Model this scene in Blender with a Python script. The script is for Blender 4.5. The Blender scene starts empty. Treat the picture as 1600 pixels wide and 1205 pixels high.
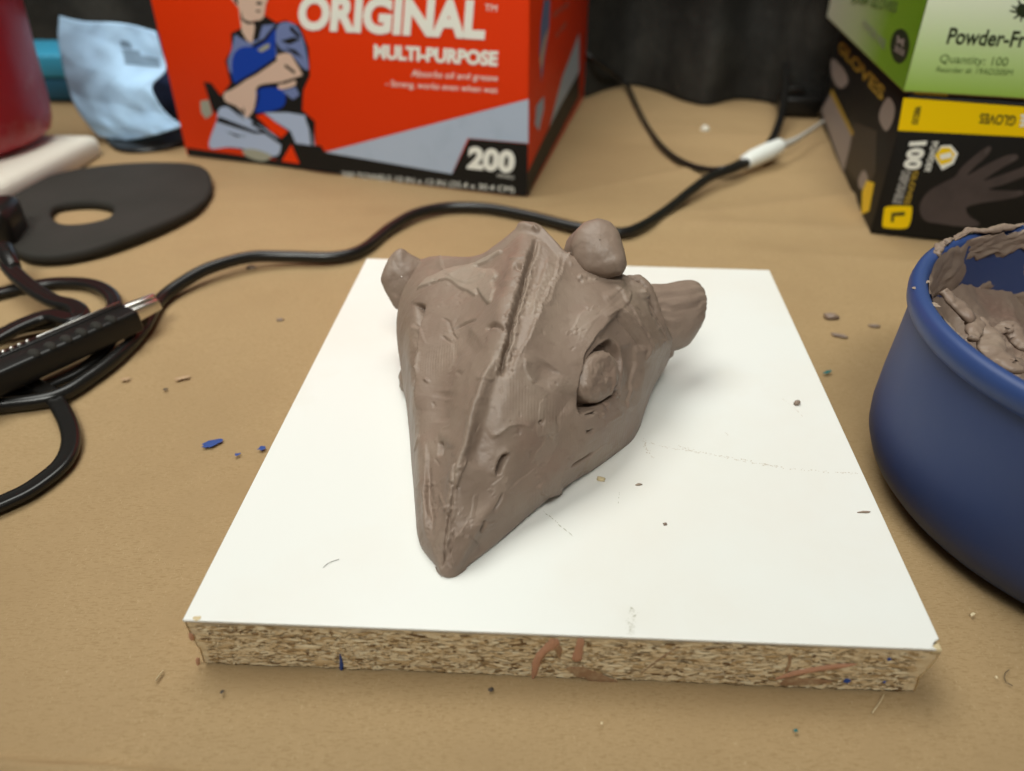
import bpy, bmesh, math, random
import numpy as np
from mathutils import Vector, noise as mnoise
from mathutils.geometry import tessellate_polygon

# ------------------------------------------------------------------ camera, light, exposure
scene = bpy.context.scene
K = 0.001                                   # everything below is written in millimetres
CAM = np.array([0.0, 0.0, 189.0])           # camera 189 mm above the table, 170 above the board
PITCH = math.radians(34)
FPX = 1220.0                                # focal length in pixels of a 1600 px wide frame
cam_data = bpy.data.cameras.new('camera')
cam = bpy.data.objects.new('camera', cam_data)
scene.collection.objects.link(cam)
cam.location = Vector(CAM) * K
cam.rotation_euler = (math.pi / 2 - PITCH, 0, 0)
cam_data.sensor_width = 36.0
cam_data.lens = FPX / 1600 * 36
cam_data.clip_start = 0.01
cam_data.clip_end = 50
cam_data.dof.use_dof = True
cam_data.dof.focus_distance = 0.256
cam_data.dof.aperture_fstop = 8.3
scene.camera = cam

world = bpy.data.worlds.new('World')
scene.world = world
world.use_nodes = True
bg = world.node_tree.nodes['Background']
bg.inputs['Color'].default_value = (0.96, 1.0, 0.92, 1)
bg.inputs['Strength'].default_value = 0.06

def area(name, loc, target, sx, sy, power, col):
    l = bpy.data.lights.new(name, 'AREA'); l.shape = 'RECTANGLE'; l.size = sx; l.size_y = sy
    l.energy = power; l.color = col
    o = bpy.data.objects.new(name, l); scene.collection.objects.link(o)
    o.location = loc
    d = Vector(target) - Vector(loc)
    o.rotation_euler = d.to_track_quat('-Z', 'Y').to_euler()
    return o
WARM = (0.985, 0.995, 0.93)
area('ceiling_panel', (-0.40, 0.75, 1.7), (-0.2, 0.55, 0), 1.4, 0.9, 24.5, WARM)
front_lamp = area('ceiling_tube', (-0.20, -0.75, 1.7), (-0.06, 0.70, 0.08), 1.2, 0.35, 3.6, WARM)
front_lamp.data.spread = math.radians(52)           # beam narrowed toward the back, an added stand-in for a body shading the near table

scene.view_settings.view_transform = 'Standard'
scene.view_settings.look = 'None'
scene.view_settings.exposure = 0.05
scene.view_settings.gamma = 1.0

# ------------------------------------------------------------------ helpers
rnd = random.Random(7)
R_ = np.array([1.0, 0, 0]); F_ = np.array([0, math.cos(PITCH), -math.sin(PITCH)]); U_ = np.cross(R_, F_)
def ray(u, v): return (u - 800) * R_ - (v - 602.5) * U_ + FPX * F_
def at(u, v, z=0.0):                       # point of the place at height z seen at photo position u, v
    d = ray(u, v); return CAM + d * ((z - CAM[2]) / d[2])
BT = 19.0                                   # board top
def onb(u, v, z=0.0): return at(u, v, z + BT)
def onplane(u, v, p0, n):
    d = ray(u, v); n = np.array(n, float)
    return CAM + d * (np.dot(np.array(p0) - CAM, n) / np.dot(d, n))
def project(P):
    D = P - CAM; w = D @ F_
    return 800 + FPX * (D @ R_) / w, 602.5 - FPX * (D @ U_) / w
def cr_matrix(n, m, closed=False):
    """m samples of a Catmull-Rom curve through n points, as a weight matrix"""
    W = np.zeros((m, n))
    for i in range(m):
        t = i / m * n if closed else i / (m - 1) * (n - 1)
        k = int(t); 
        if not closed: k = min(k, n - 2)
        f = t - k
        w = (-.5*f+f*f-.5*f**3, 1-2.5*f*f+1.5*f**3, .5*f+2*f*f-1.5*f**3, -.5*f*f+.5*f**3)
        for j in range(4):
            q = k - 1 + j
            if closed: W[i, q % n] += w[j]
            elif q < 0: W[i, 0] += 2*w[j]; W[i, 1] -= w[j]
            elif q > n - 1: W[i, n-1] += 2*w[j]; W[i, n-2] -= w[j]
            else: W[i, q] += w[j]
    return W
def smooth(pts, m, closed=False):
    pts = np.array(pts, float); return cr_matrix(len(pts), m, closed) @ pts
def nz(p, s): return mnoise.noise(Vector(p) * s)
def fbm(P, scale, octaves=3, seed=0.0):
    out = np.zeros(len(P))
    for k in range(octaves):
        s = scale * 2**k
        out += np.array([mnoise.noise((p[0]*s+seed, p[1]*s+seed*.7, p[2]*s-seed)) for p in P]) / 2**k
    return out

ORG = {}
def finish(o, parent):
    scene.collection.objects.link(o)
    if parent is not None: o.parent = parent
def thing(name, label, cat, loc=(0, 0, 0), group=None):
    o = bpy.data.objects.new(name, None); scene.collection.objects.link(o)
    o.empty_display_size = 0.01
    o.location = Vector(loc) * K
    ORG[o.name] = np.array(loc, float)
    o['label'] = label; o['category'] = cat
    if group: o['group'] = group
    return o
def tag(o, label, cat, group=None):
    o['label'] = label; o['category'] = cat
    if group: o['group'] = group
    return o
def build(name, verts, faces, mats, parent=None, flat=False, mat_idx=None, col=None, base=None):
    """one mesh object from world millimetre vertices"""
    V = np.array(verts, float)
    if parent is not None: org = ORG[parent.name]
    elif base is not None: org = np.array(base, float)
    else: org = np.array([V[:, 0].mean(), V[:, 1].mean(), V[:, 2].min()])
    me = bpy.data.meshes.new(name)
    me.from_pydata(((V - org) * K).tolist(), [], [list(map(int, f)) for f in faces])
    if not isinstance(mats, (list, tuple)): mats = [mats]
    for m in mats: me.materials.append(m)
    if mat_idx is not None: me.polygons.foreach_set('material_index', mat_idx)
    me.polygons.foreach_set('use_smooth', [not flat] * len(me.polygons))
    if col is not None:
        a = me.color_attributes.new('tone', 'FLOAT_COLOR', 'POINT')
        a.data.foreach_set('color', np.column_stack([col, col, col, np.ones(len(col))]).astype(np.float32).ravel())
    me.update()
    o = bpy.data.objects.new(name, me); finish(o, parent)
    if parent is None: o.location = Vector(org) * K
    ORG[o.name] = org
    return o
def grid_faces(nr, nc, closed_c=False, off=0):
    f = []
    for i in range(nr - 1):
        for j in range(nc if closed_c else nc - 1):
            a = i*nc + j; b = i*nc + (j+1) % nc
            f.append((off+a, off+b, off+b+nc, off+a+nc))
    return f
def from_bm(name, bm, mats, parent=None, flat=False):
    bm.verts.index_update()
    V = [v.co[:] for v in bm.verts]; Fc = [[v.index for v in f.verts] for f in bm.faces]
    mi = [f.material_index for f in bm.faces]
    o = build(name, V, Fc, mats, parent, flat, mi); bm.free(); return o
def prism_bm(bottom, top, bevel=0.0, seg=2):
    """solid between two polygons of equal length"""
    bm = bmesh.new()
    a = [bm.verts.new(p) for p in bottom]; b = [bm.verts.new(p) for p in top]
    n = len(a)
    bm.faces.new(a[::-1]); bm.faces.new(b)
    for i in range(n): bm.faces.new((a[i], a[(i+1) % n], b[(i+1) % n], b[i]))
    bmesh.ops.recalc_face_normals(bm, faces=bm.faces)
    if bevel: bmesh.ops.bevel(bm, geom=list(bm.edges), offset=bevel, segments=seg, profile=.5, affect='EDGES')
    return bm
def tube(name, pts, r, mat, parent=None, m=None, ring=12, flatten=1.0, twin=False, radii=None):
    pts = np.array(pts, float); m = m or len(pts) * 10
    C = smooth(pts, m)
    T = np.gradient(C, axis=0); T /= np.linalg.norm(T, axis=1)[:, None]
    V = []
    rr = np.full(m, r) if radii is None else np.interp(np.linspace(0, 1, m), np.linspace(0, 1, len(radii)), radii)
    ph = np.linspace(0, 2*math.pi, ring, endpoint=False)
    for i in range(m):
        side = np.cross(T[i], [0, 0, 1.0]); side /= max(np.linalg.norm(side), 1e-6)
        up = np.cross(side, T[i])
        q = np.sqrt(np.abs(np.cos(ph))) if twin else np.ones(ring)
        for p, k in zip(ph, q):
            h = math.sin(p) * (1 - .42*abs(math.sin(p))**6 if twin else 1)
            V.append(C[i] + rr[i] * (math.cos(p)*side*flatten*1.0 + h*up))
    Fc = grid_faces(m, ring, True)
    Fc.append(list(range(ring))[::-1]); Fc.append([(m-1)*ring + k for k in range(ring)])
    return build(name, V, Fc, mat, parent)
def lathe(name, prof, cx, cy, mat, parent=None, seg=96, wob=None):
    V = []
    for (r, z) in prof:
        for k in range(seg):
            a = 2*math.pi*k/seg
            rr = r if wob is None else r + wob(a, r, z)
            V.append((cx + rr*math.cos(a), cy + rr*math.sin(a), z))
    Fc = grid_faces(len(prof), seg, True)
    Fc = [f[::-1] for f in Fc]
    return build(name, V, Fc, mat, parent)

# ---- flat print lying on a face: the face is given by a point and its outward normal
class Face:
    def __init__(s, p0, n): s.p0 = np.array(p0, float); s.n = np.array(n, float) / np.linalg.norm(n)
    def pt(s, u, v, off): return onplane(u, v, s.p0 + s.n*off, s.n)
def poly(name, face, pts, mat, parent, off=0.15, sm=0):
    P = smooth(pts, sm, True) if sm else np.array(pts, float)
    V = [face.pt(u, v, off) for u, v in P]
    tris = tessellate_polygon([[Vector(p) for p in V]])
    n = np.zeros(3)
    Fc = []
    for t in tris:
        a, b, c = (V[i] for i in t)
        Fc.append(t if np.dot(np.cross(b-a, c-a), face.n) > 0 else t[::-1])
    return build(name, V, Fc, mat, parent, flat=True)
def lettering(name, face, text, corners, mat, parent, off=0.2, bold=0.0, shear=0.0, extr=0.0):
    """text set into the quadrilateral bl, br, tr, tl"""
    cu = bpy.data.curves.new('text', 'FONT'); cu.body = text; cu.size = 1; cu.offset = bold; cu.shear = shear
    cu.resolution_u = 4
    ob = bpy.data.objects.new('text', cu); scene.collection.objects.link(ob)
    dg = bpy.context.evaluated_depsgraph_get(); me = bpy.data.meshes.new_from_object(ob.evaluated_get(dg))
    bpy.data.objects.remove(ob)
    V = np.array([v.co[:] for v in me.vertices]); Fc = [list(p.vertices) for p in me.polygons]
    bpy.data.meshes.remove(me)
    lo, hi = V[:, :2].min(0), V[:, :2].max(0)
    S = (V[:, :2] - lo) / (hi - lo)
    q = [face.pt(u, v, off) for u, v in corners]
    P = [(1-s)*(1-t)*q[0] + s*(1-t)*q[1] + s*t*q[2] + (1-s)*t*q[3] for s, t in S]
    return build(name, P, Fc, mat, parent, flat=True)

# ------------------------------------------------------------------ materials
def mat(name, col, rough=.6, spec=.4, bump=None, var=None, metallic=0.0, coat=0.0, trans=0.0):
    """bump = list of (noise scale per m, strength mm, detail, stretch xyz); var = (scale, other colour, lo, hi, stretch)"""
    m = bpy.data.materials.new(name); m.use_nodes = True
    nt = m.node_tree; b = nt.nodes['Principled BSDF']
    b.inputs['Base Color'].default_value = (*col, 1); b.inputs['Roughness'].default_value = rough
    b.inputs['Specular IOR Level'].default_value = spec; b.inputs['Metallic'].default_value = metallic
    b.inputs['Coat Weight'].default_value = coat
    b.inputs['Transmission Weight'].default_value = trans
    tc = nt.nodes.new('ShaderNodeTexCoord')
    def coords(st):
        mp = nt.nodes.new('ShaderNodeMapping'); mp.inputs['Scale'].default_value = st
        nt.links.new(tc.outputs['Object'], mp.inputs['Vector']); return mp.outputs['Vector']
    def noise_node(scale, detail, st, rough_=.6):
        n = nt.nodes.new('ShaderNodeTexNoise'); n.inputs['Scale'].default_value = scale
        n.inputs['Detail'].default_value = detail; n.inputs['Roughness'].default_value = rough_
        nt.links.new(coords(st), n.inputs['Vector']); return n
    m['b'] = 0
    if var:
        colsock = None
        for (sc, c2, lo, hi, st) in var:
            n = noise_node(sc, 5, st)
            mr = nt.nodes.new('ShaderNodeMapRange'); mr.inputs[1].default_value = lo; mr.inputs[2].default_value = hi
            nt.links.new(n.outputs['Fac'], mr.inputs[0])
            mx = nt.nodes.new('ShaderNodeMix'); mx.data_type = 'RGBA'
            nt.links.new(mr.outputs[0], mx.inputs[0])
            if colsock is None: mx.inputs[6].default_value = (*col, 1)
            else: nt.links.new(colsock, mx.inputs[6])
            mx.inputs[7].default_value = (*c2, 1); colsock = mx.outputs[2]
        nt.links.new(colsock, b.inputs['Base Color'])
    if bump:
        prev = None
        for (sc, dist, det, st) in bump:
            n = noise_node(sc, det, st)
            bp = nt.nodes.new('ShaderNodeBump'); bp.inputs['Distance'].default_value = dist * K; bp.inputs['Strength'].default_value = 1
            nt.links.new(n.outputs['Fac'], bp.inputs['Height'])
            if prev: nt.links.new(prev, bp.inputs['Normal'])
            prev = bp.outputs['Normal']
        nt.links.new(prev, b.inputs['Normal'])
    return m
I3 = (1, 1, 1)
M = {}
CLAY = (.246, .176, .134)
M['clay'] = mat('clay', CLAY, .46, .42,
    bump=[(90, .5, 3, I3), (420, .12, 4, (1, 1, .5)), (1600, .035, 3, I3)],
    var=[(45, (.285, .212, .162), .42, .66, I3), (28, (.250, .158, .120), .55, .74, I3), (220, (.212, .150, .112), .58, .8, I3)])
# fingerprints and pits for the clay
def dress_clay(m):
    nt = m.node_tree; b = nt.nodes['Principled BSDF']
    tc = nt.nodes.new('ShaderNodeTexCoord')
    wv = nt.nodes.new('ShaderNodeTexWave'); wv.inputs['Scale'].default_value = 340; wv.inputs['Distortion'].default_value = 9
    wv.inputs['Detail'].default_value = 1.5; wv.inputs['Detail Scale'].default_value = .12
    nt.links.new(tc.outputs['Object'], wv.inputs['Vector'])
    ms = nt.nodes.new('ShaderNodeTexNoise'); ms.inputs['Scale'].default_value = 38; ms.inputs['Detail'].default_value = 1
    nt.links.new(tc.outputs['Object'], ms.inputs['Vector'])
    mr = nt.nodes.new('ShaderNodeMapRange'); mr.inputs[1].default_value = .52; mr.inputs[2].default_value = .68
    nt.links.new(ms.outputs['Fac'], mr.inputs[0])
    mu = nt.nodes.new('ShaderNodeMath'); mu.operation = 'MULTIPLY'
    nt.links.new(wv.outputs['Fac'], mu.inputs[0]); nt.links.new(mr.outputs[0], mu.inputs[1])
    bp = nt.nodes.new('ShaderNodeBump'); bp.inputs['Distance'].default_value = .05*K; bp.inputs['Strength'].default_value = .8
    nt.links.new(mu.outputs[0], bp.inputs['Height'])
    vo = nt.nodes.new('ShaderNodeTexVoronoi'); vo.inputs['Scale'].default_value = 260
    nt.links.new(tc.outputs['Object'], vo.inputs['Vector'])
    mr2 = nt.nodes.new('ShaderNodeMapRange'); mr2.inputs[1].default_value = .0; mr2.inputs[2].default_value = .16
    nt.links.new(vo.outputs['Distance'], mr2.inputs[0])
    bp2 = nt.nodes.new('ShaderNodeBump'); bp2.inputs['Distance'].default_value = .12*K; bp2.inputs['Strength'].default_value = .7
    nt.links.new(mr2.outputs[0], bp2.inputs['Height'])
    old = b.inputs['Normal'].links[0].from_socket
    nt.links.new(old, bp.inputs['Normal']); nt.links.new(bp.outputs['Normal'], bp2.inputs['Normal'])
    nt.links.new(bp2.outputs['Normal'], b.inputs['Normal'])
dress_clay(M['clay'])
def smear_colour(m):
    nt = m.node_tree; b = nt.nodes['Principled BSDF']; a = nt.nodes.new('ShaderNodeAttribute'); a.attribute_name = 'tone'
    mx = nt.nodes.new('ShaderNodeMix'); mx.data_type = 'RGBA'; nt.links.new(a.outputs['Fac'], mx.inputs[0])
    nt.links.new(b.inputs['Base Color'].links[0].from_socket, mx.inputs[6]); mx.inputs[7].default_value = (.37, .295, .232, 1)
    nt.links.new(mx.outputs[2], b.inputs['Base Color'])
smear_colour(M['clay'])
M['clay_light'] = mat('clay_crumb', (.33, .25, .19), .7, .3, bump=[(500, .2, 3, I3)])
M['laminate'] = mat('laminate', (.815, .815, .775), .3, .35,
    var=[(9, (.80, .77, .71), .46, .72, I3), (26, (.79, .77, .71), .6, .85, I3)], bump=[(700, .004, 2, I3)])
M['core'] = mat('core', (.74, .59, .37), .85, .2,
    var=[(420, (.17, .11, .06), .55, .72, (.4, .4, 1.6)), (160, (.80, .67, .47), .5, .7, (.3, .3, 2)), (35, (.36, .26, .15), .5, .75, I3)],
    bump=[(500, .25, 5, (.4, .4, 1.5))])
M['paper'] = mat('paper', (.375, .256, .130), .72, .25,
    var=[(1000, (.315, .21, .10), .50, .62, (.5, 2, 1)), (1500, (.46, .335, .185), .59, .70, (1.8, .5, 1)), (1500, (.27, .17, .08), .62, .74, (.5, 2.2, 1)), (4.5, (.31, .205, .10), .48, .72, I3), (17, (.335, .225, .112), .5, .75, I3), (60, (.35, .237, .12), .5, .8, I3)],
    bump=[(900, .018, 3, (.5, 1.5, 1)), (35, .12, 2, I3)])
M['red_print'] = mat('red_print', (.78, .040, .001), .5, .25, bump=[(60, .05, 2, I3)])
M['box_black'] = mat('box_black', (.012, .011, .010), .5, .2)
M['steel_print'] = mat('steel_print', (.42, .50, .63), .45, .3, var=[(60, (.38, .46, .58), .5, .7, I3)])
M['white_print'] = mat('white_print', (.85, .85, .78), .5, .3)
M['skin_print'] = mat('skin_print', (.66, .47, .37), .5, .3)
M['blue_print'] = mat('blue_print', (.004, .045, .36), .5, .3)
M['shirt_print'] = mat('shirt_print', (.16, .21, .42), .5, .3)
M['trouser_print'] = mat('trouser_print', (.40, .48, .65), .5, .3)
M['sole_print'] = mat('sole_print', (.33, .33, .26), .5, .3)
M['yellow_print'] = mat('yellow_print', (.90, .60, .0), .42, .3)
M['gold_print'] = mat('gold_print', (.38, .25, .03), .5, .4)
M['grey_print'] = mat('grey_print', (.30, .29, .27), .5, .3)
M['glove_print'] = mat('glove_print', (.075, .056, .053), .5, .3, var=[(40, (.055, .042, .040), .4, .65, I3)])
M['glove_light'] = mat('glove_light', (.085, .068, .065), .5, .3)
M['side_print'] = mat('side_print', (.045, .035, .026), .5, .2)
M['pale_print'] = mat('pale_print', (.30, .255, .23), .5, .3)
M['green_dark'] = mat('green_dark', (.012, .022, .008), .5, .3)
M['ink'] = mat('ink', (.022, .03, .012), .5, .3)
M['ink_soft'] = mat('ink_soft', (.12, .19, .05), .5, .3)
M['card'] = mat('card', (.30, .22, .12), .8, .2)
M['bowl'] = mat('bowl_blue', (.034, .058, .165), .5, .4, bump=[(900, .01, 2, I3)], var=[(25, (.042, .066, .168), .45, .7, I3)])
M['bowl_rim'] = mat('bowl_rim', (.032, .066, .205), .45, .4, bump=[(700, .02, 2, I3)])
M['black_rubber'] = mat('black_rubber', (.011, .010, .009), .26, .42, bump=[(500, .02, 2, I3)])
M['black_plastic'] = mat('black_plastic', (.010, .009, .008), .34, .35)
M['foam'] = mat('foam', (.027, .025, .021), .85, .25, bump=[(1500, .08, 3, I3)], var=[(20, (.035, .031, .027), .4, .7, I3)])
M['metal'] = mat('metal', (.72, .70, .66), .28, .5, metallic=1.0)
M['white_foam'] = mat('white_foam', (.72, .70, .61), .8, .2, bump=[(400, .2, 3, I3)])
M['tag_white'] = mat('tag_white', (.78, .80, .76), .4, .4)
M['clear_film'] = mat('clear_film', (.62, .62, .58), .35, .5)
M['towel'] = mat('towel', (.42, .63, .86), .85, .15, bump=[(1300, .10, 2, I3), (60, .25, 4, I3)], var=[(30, (.38, .58, .82), .45, .7, I3)])
M['towel_stain'] = mat('towel_stain', (.18, .27, .37), .85, .15)
M['navy'] = mat('navy', (.022, .035, .085), .8, .2, bump=[(80, 1, 3, I3)])
M['teal'] = mat('teal', (.03, .25, .40), .45, .4)
M['teal_dark'] = mat('teal_dark', (.016, .11, .20), .45, .4)
M['red_plastic'] = mat('red_plastic', (.34, .012, .022), .38, .45, bump=[(120, .2, 3, I3)], var=[(45, (.36, .10, .10), .56, .75, I3)])
M['backdrop'] = mat('backdrop', (.016, .015, .013), .8, .25, var=[(22, (.036, .034, .029), .45, .68, (1, 1, .7)), (140, (.035, .033, .028), .6, .8, I3)],
    bump=[(120, 1.2, 4, I3)])
M['salmon'] = mat('salmon_paint', (.52, .27, .17), .35, .45, bump=[(300, .15, 3, I3)])
M['salmon_thin'] = mat('salmon_stain', (.34, .20, .11), .7, .3, var=[(300, (.46, .32, .19), .45, .65, I3)])
M['blue_paint'] = mat('blue_paint', (.03, .07, .26), .6, .3)
M['teal_paint'] = mat('teal_paint', (.015, .13, .13), .5, .4)
M['chip'] = mat('chip', (.62, .50, .30), .7, .3)
M['scuff'] = mat('scuff', (.60, .535, .45), .6, .3)
M['scuff_dark'] = mat('scuff_dark', (.42, .40, .31), .6, .3)
M['hair'] = mat('hair', (.06, .045, .035), .5, .3)
M['splinter'] = mat('splinter', (.72, .60, .38), .6, .3)
def attr_mat(name, stops, rough=.8):
    m = bpy.data.materials.new(name); m.use_nodes = True; nt = m.node_tree; b = nt.nodes['Principled BSDF']
    a = nt.nodes.new('ShaderNodeAttribute'); a.attribute_name = 'tone'
    cr = nt.nodes.new('ShaderNodeValToRGB')
    while len(cr.color_ramp.elements) < len(stops): cr.color_ramp.elements.new(.5)
    for e, (p, c) in zip(cr.color_ramp.elements, stops): e.position = p; e.color = (*c, 1)
    nt.links.new(a.outputs['Color'], cr.inputs['Fac']); nt.links.new(cr.outputs['Color'], b.inputs['Base Color'])
    b.inputs['Roughness'].default_value = rough; b.inputs['Specular IOR Level'].default_value = .25
    return m
M['flakes'] = attr_mat('flakes', [(0, (.13, .07, .03)), (.2, (.50, .34, .17)), (.5, (.76, .59, .36)), (1, (.86, .75, .53))])
def gradient_mat(name, axis, lo, hi, stops, rough=.42):
    """printed colour running along one axis of the box (millimetres from its base)"""
    m = bpy.data.materials.new(name); m.use_nodes = True; nt = m.node_tree; b = nt.nodes['Principled BSDF']
    a = nt.nodes.new('ShaderNodeAttribute'); a.attribute_name = 'tone'
    cr = nt.nodes.new('ShaderNodeValToRGB')
    while len(cr.color_ramp.elements) < len(stops): cr.color_ramp.elements.new(.5)
    for e, (p, c) in zip(cr.color_ramp.elements, stops): e.position = p; e.color = (*c, 1)
    nt.links.new(a.outputs['Color'], cr.inputs['Fac']); nt.links.new(cr.outputs['Color'], b.inputs['Base Color'])
    b.inputs['Roughness'].default_value = rough
    return m
M['green_front'] = gradient_mat('green_front', 2, 0, 1, [(0, (.30, .48, .07)), (.35, (.50, .66, .28)), (1, (.90, .93, .80))])
M['green_side'] = gradient_mat('green_side', 0, 0, 1, [(0, (.52, .54, .42)), (.45, (.38, .46, .24)), (.75, (.18, .34, .02)), (1, (.14, .29, .01))])

# ------------------------------------------------------------------ table: a wooden top under kraft paper
o = build('table_top', *(lambda bm: ([v.co[:] for v in bm.verts], [[v.index for v in f.verts] for f in bm.faces]))(
    (lambda bm: (bm.verts.index_update(), bm)[1])(prism_bm([(-1300, -250, -31), (1300, -250, -31), (1300, 1150, -31), (-1300, 1150, -31)],
    [(-1300, -250, -1.5), (1300, -250, -1.5), (1300, 1150, -1.5), (-1300, 1150, -1.5)], 2))), M['card'], flat=True)
o['kind'] = 'structure'
xs = np.concatenate([np.linspace(-900, -330, 40), np.linspace(-320, 420, 300), np.linspace(430, 900, 40)])
ys = np.concatenate([np.linspace(-100, 85, 30), np.linspace(87, 420, 190), np.linspace(424, 1000, 170)])
V = []
f0 = at(0, 1188, 0); f1 = at(260, 1204, 0)              # the low fold near the front edge of the paper
fd = (f1 - f0)[:2]; fl = np.linalg.norm(fd); fd /= fl; fn = np.array([-fd[1], fd[0]])
for y in ys:
    for x in xs:
        far = min(1, max(0, (y - 300) / 150)); 
        h = .35*mnoise.noise((x*.012, y*.012, 0)) + .12*mnoise.noise((x*.05, y*.05, 3))
        h += far * (3.2*mnoise.noise((x*.007+5, y*.016+2, 9)) + 1.2*abs(mnoise.noise((x*.004+1, y*.03, 4))))
        h -= far * .6
        # long shallow creases across the far part of the paper
        for (cx, cy, sl, w, a) in ((200, 452, -.10, 8, 1.3), (230, 505, .25, 9, 1.6), (120, 560, .5, 10, 1.6), (-150, 470, .12, 7, .9), (250, 400, -.2, 8, 1.0)):
            d = (y - cy) - sl*(x - cx)
            h += 1.5*a*math.exp(-(d/w)**2) * math.exp(-((x-cx)/130)**2)
        q = np.array([x, y]) - f0[:2]; s = q @ fn; l = q @ fd
        if -20 < s < 20: h += (2.6*math.exp(-((s+1.2)/1.3)**2) - 1.0*math.exp(-((s-1.6)/1.2)**2)) * max(0, min(1, (75 - l)/40))
        inb = -84 < x < 140 and 128 < y < 375
        V.append((x, y, h - .35))
V = np.array(V); V[:, 2] = np.clip(V[:, 2], -1.2, 4)
o = build('kraft_paper', V, grid_faces(len(ys), len(xs)), M['paper'], base=(0, 0, 0)); o['kind'] = 'structure'
PAPER = o
def fleck(name, u, v, r, mt, asp=1.6, rot=.3, seed=0, parent=PAPER, z=1.0, fn_=None, n=14):
    rr = random.Random(seed); pts = []
    c = at(u, v, z) if fn_ is None else fn_(u, v)
    for k in range(n):
        a = 2*math.pi*k/n; q = r*(.65 + .6*rr.random())
        x, y = q*asp*math.cos(a), q*math.sin(a)
        pts.append(c + np.array([x*math.cos(rot)-y*math.sin(rot), x*math.sin(rot)+y*math.cos(rot), 0]))
    tip = c + np.array([0, 0, .25])
    return build(name, pts + [tip], [(k, (k+1) % n, n) for k in range(n)], mt, parent)
for i, (u, v, r, mt, asp) in enumerate([(331, 692, 2.2, 'blue_paint', 1.7), (322, 697, 1.0, 'blue_paint', 1.6), (371, 710, .9, 'blue_paint', 1.2), (409, 700, 1.3, 'blue_paint', 1.3),
        (1244, 1141, .55, 'teal_paint', 1.2), (347, 1081, .5, 'hair', 1.2), (767, 1077, .75, 'hair', 1.0), (258, 608, 1.0, 'hair', 1.1), (1293, 581, 1.0, 'teal_paint', 2.6), (285, 590, 1.6, 'salmon_thin', 2.2), (196, 592, 1.2, 'salmon_thin', 1.8), (1520, 960, .5, 'splinter', 2), (1557, 1058, .4, 'splinter', 1), (940, 1130, .35, 'splinter', 1)]):
    fleck('paint_fleck', u, v, r, M[mt], asp, .5, i)

# ------------------------------------------------------------------ black cloth hanging behind the table
path = [(-1100, 900), (-800, 930), (-560, 905), (-330, 880), (-120, 800)] + [tuple(at(u, v, 0)[:2]) for u, v in
    ((850, 150), (905, 154), (945, 142), (985, 134), (1030, 143), (1075, 160), (1108, 165), (1150, 156), (1195, 160), (1225, 168), (1290, 176))] + [(420, 735), (600, 750), (900, 720)]
C = smooth(path, 260)
zz = np.concatenate([np.linspace(.3, 120, 36), np.linspace(130, 420, 20)])
V = []
for k, z in enumerate(zz):
    for i, (x, y) in enumerate(C):
        V.append((x, y + .06*z + 5*mnoise.noise((x*.012, z*.02, 1))*min(1, z/30) + 9*mnoise.noise((x*.025, z*.006, 7))*min(1, z/60), z))
    
o = build('black_cloth', V, grid_faces(len(zz), len(C)), M['backdrop'])
sol = o.modifiers.new('thickness', 'SOLIDIFY'); sol.thickness = .8*K; sol.offset = 1
tag(o, 'black mottled cloth hanging behind the table with a wavy lower edge', 'cloth')

# ------------------------------------------------------------------ particle board with white laminate
TL, TR, BR, BL = (onb(573, 404), onb(1202, 422), onb(1475, 1015), onb(285, 969))
def dz(p, z): return np.array([p[0], p[1], z])
ctr = (TL+TR+BR+BL)/4
board = thing('particle_board', 'square particle board with white laminate top under the clay head', 'board', (ctr[0], ctr[1], 0))
e_f = (BR - BL); LF = np.linalg.norm(e_f); e_f /= LF
n_f = np.array([e_f[1], -e_f[0], 0])                     # outward normal of the front edge
n_f = n_f if n_f[1] < 0 else -n_f
e_l = (TL - BL); LL = np.linalg.norm(e_l); e_l /= LL
TOPZ = BT; LAMZ = BT - .9
# core: front face is a fine grid, rough like sawn chipboard
def rough_wall(A, B, nn, nu, nv, amp, seed, inset0=.5):
    V = []
    for j in range(nv):
        z = .4 + (LAMZ - .4)*j/(nv-1)
        for i in range(nu):
            p = A + (B-A)*i/(nu-1); q = np.array([p[0], p[1], z])
            d = amp*(mnoise.noise((i*.11+seed, z*.5, seed)) + .6*mnoise.noise((i*.35+seed, z*1.4, 5)) + .4*mnoise.noise((i*.9, z*2.5, seed)))
            V.append(q + nn*(d - inset0))
    return V
n_l = np.array([-e_l[1], e_l[0], 0]); n_l = n_l if n_l[0] < 0 else -n_l
e_r = (TR - BR)/np.linalg.norm(TR - BR); n_r = np.array([e_r[1], -e_r[0], 0]); n_r = n_r if n_r[0] > 0 else -n_r
vf = rough_wall(BL, BR, n_f, 420, 34, .24, 1.3)
vl = rough_wall(TL, BL, n_l, 260, 12, .35, 7.7)
vr = rough_wall(BR, TR, n_r, 260, 12, .35, 4.1)
for i, p in enumerate(vl):
    s = np.linalg.norm((p - BL)[:2]); z = p[2]; k = max(0, 1 - s/7.0)*max(0, min(1, (15 - z)/9))
    if k > 0: vl[i] = p + e_f*k*(1.5 + .8*mnoise.noise((z*.8, 0, 8)))
vb = rough_wall(TR, TL, -n_f, 60, 6, .2, 2.1)
for i, p in enumerate(vr):
    s = (p - BR) @ e_r; z = p[2]
    k = max(0, 1 - s/14.0) * max(0, min(1, (15.5 - z)/9))
    if k > 0: vr[i] = p - e_f*k*(2.0 + 1.0*mnoise.noise((z*.8, 0, 2)))
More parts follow.
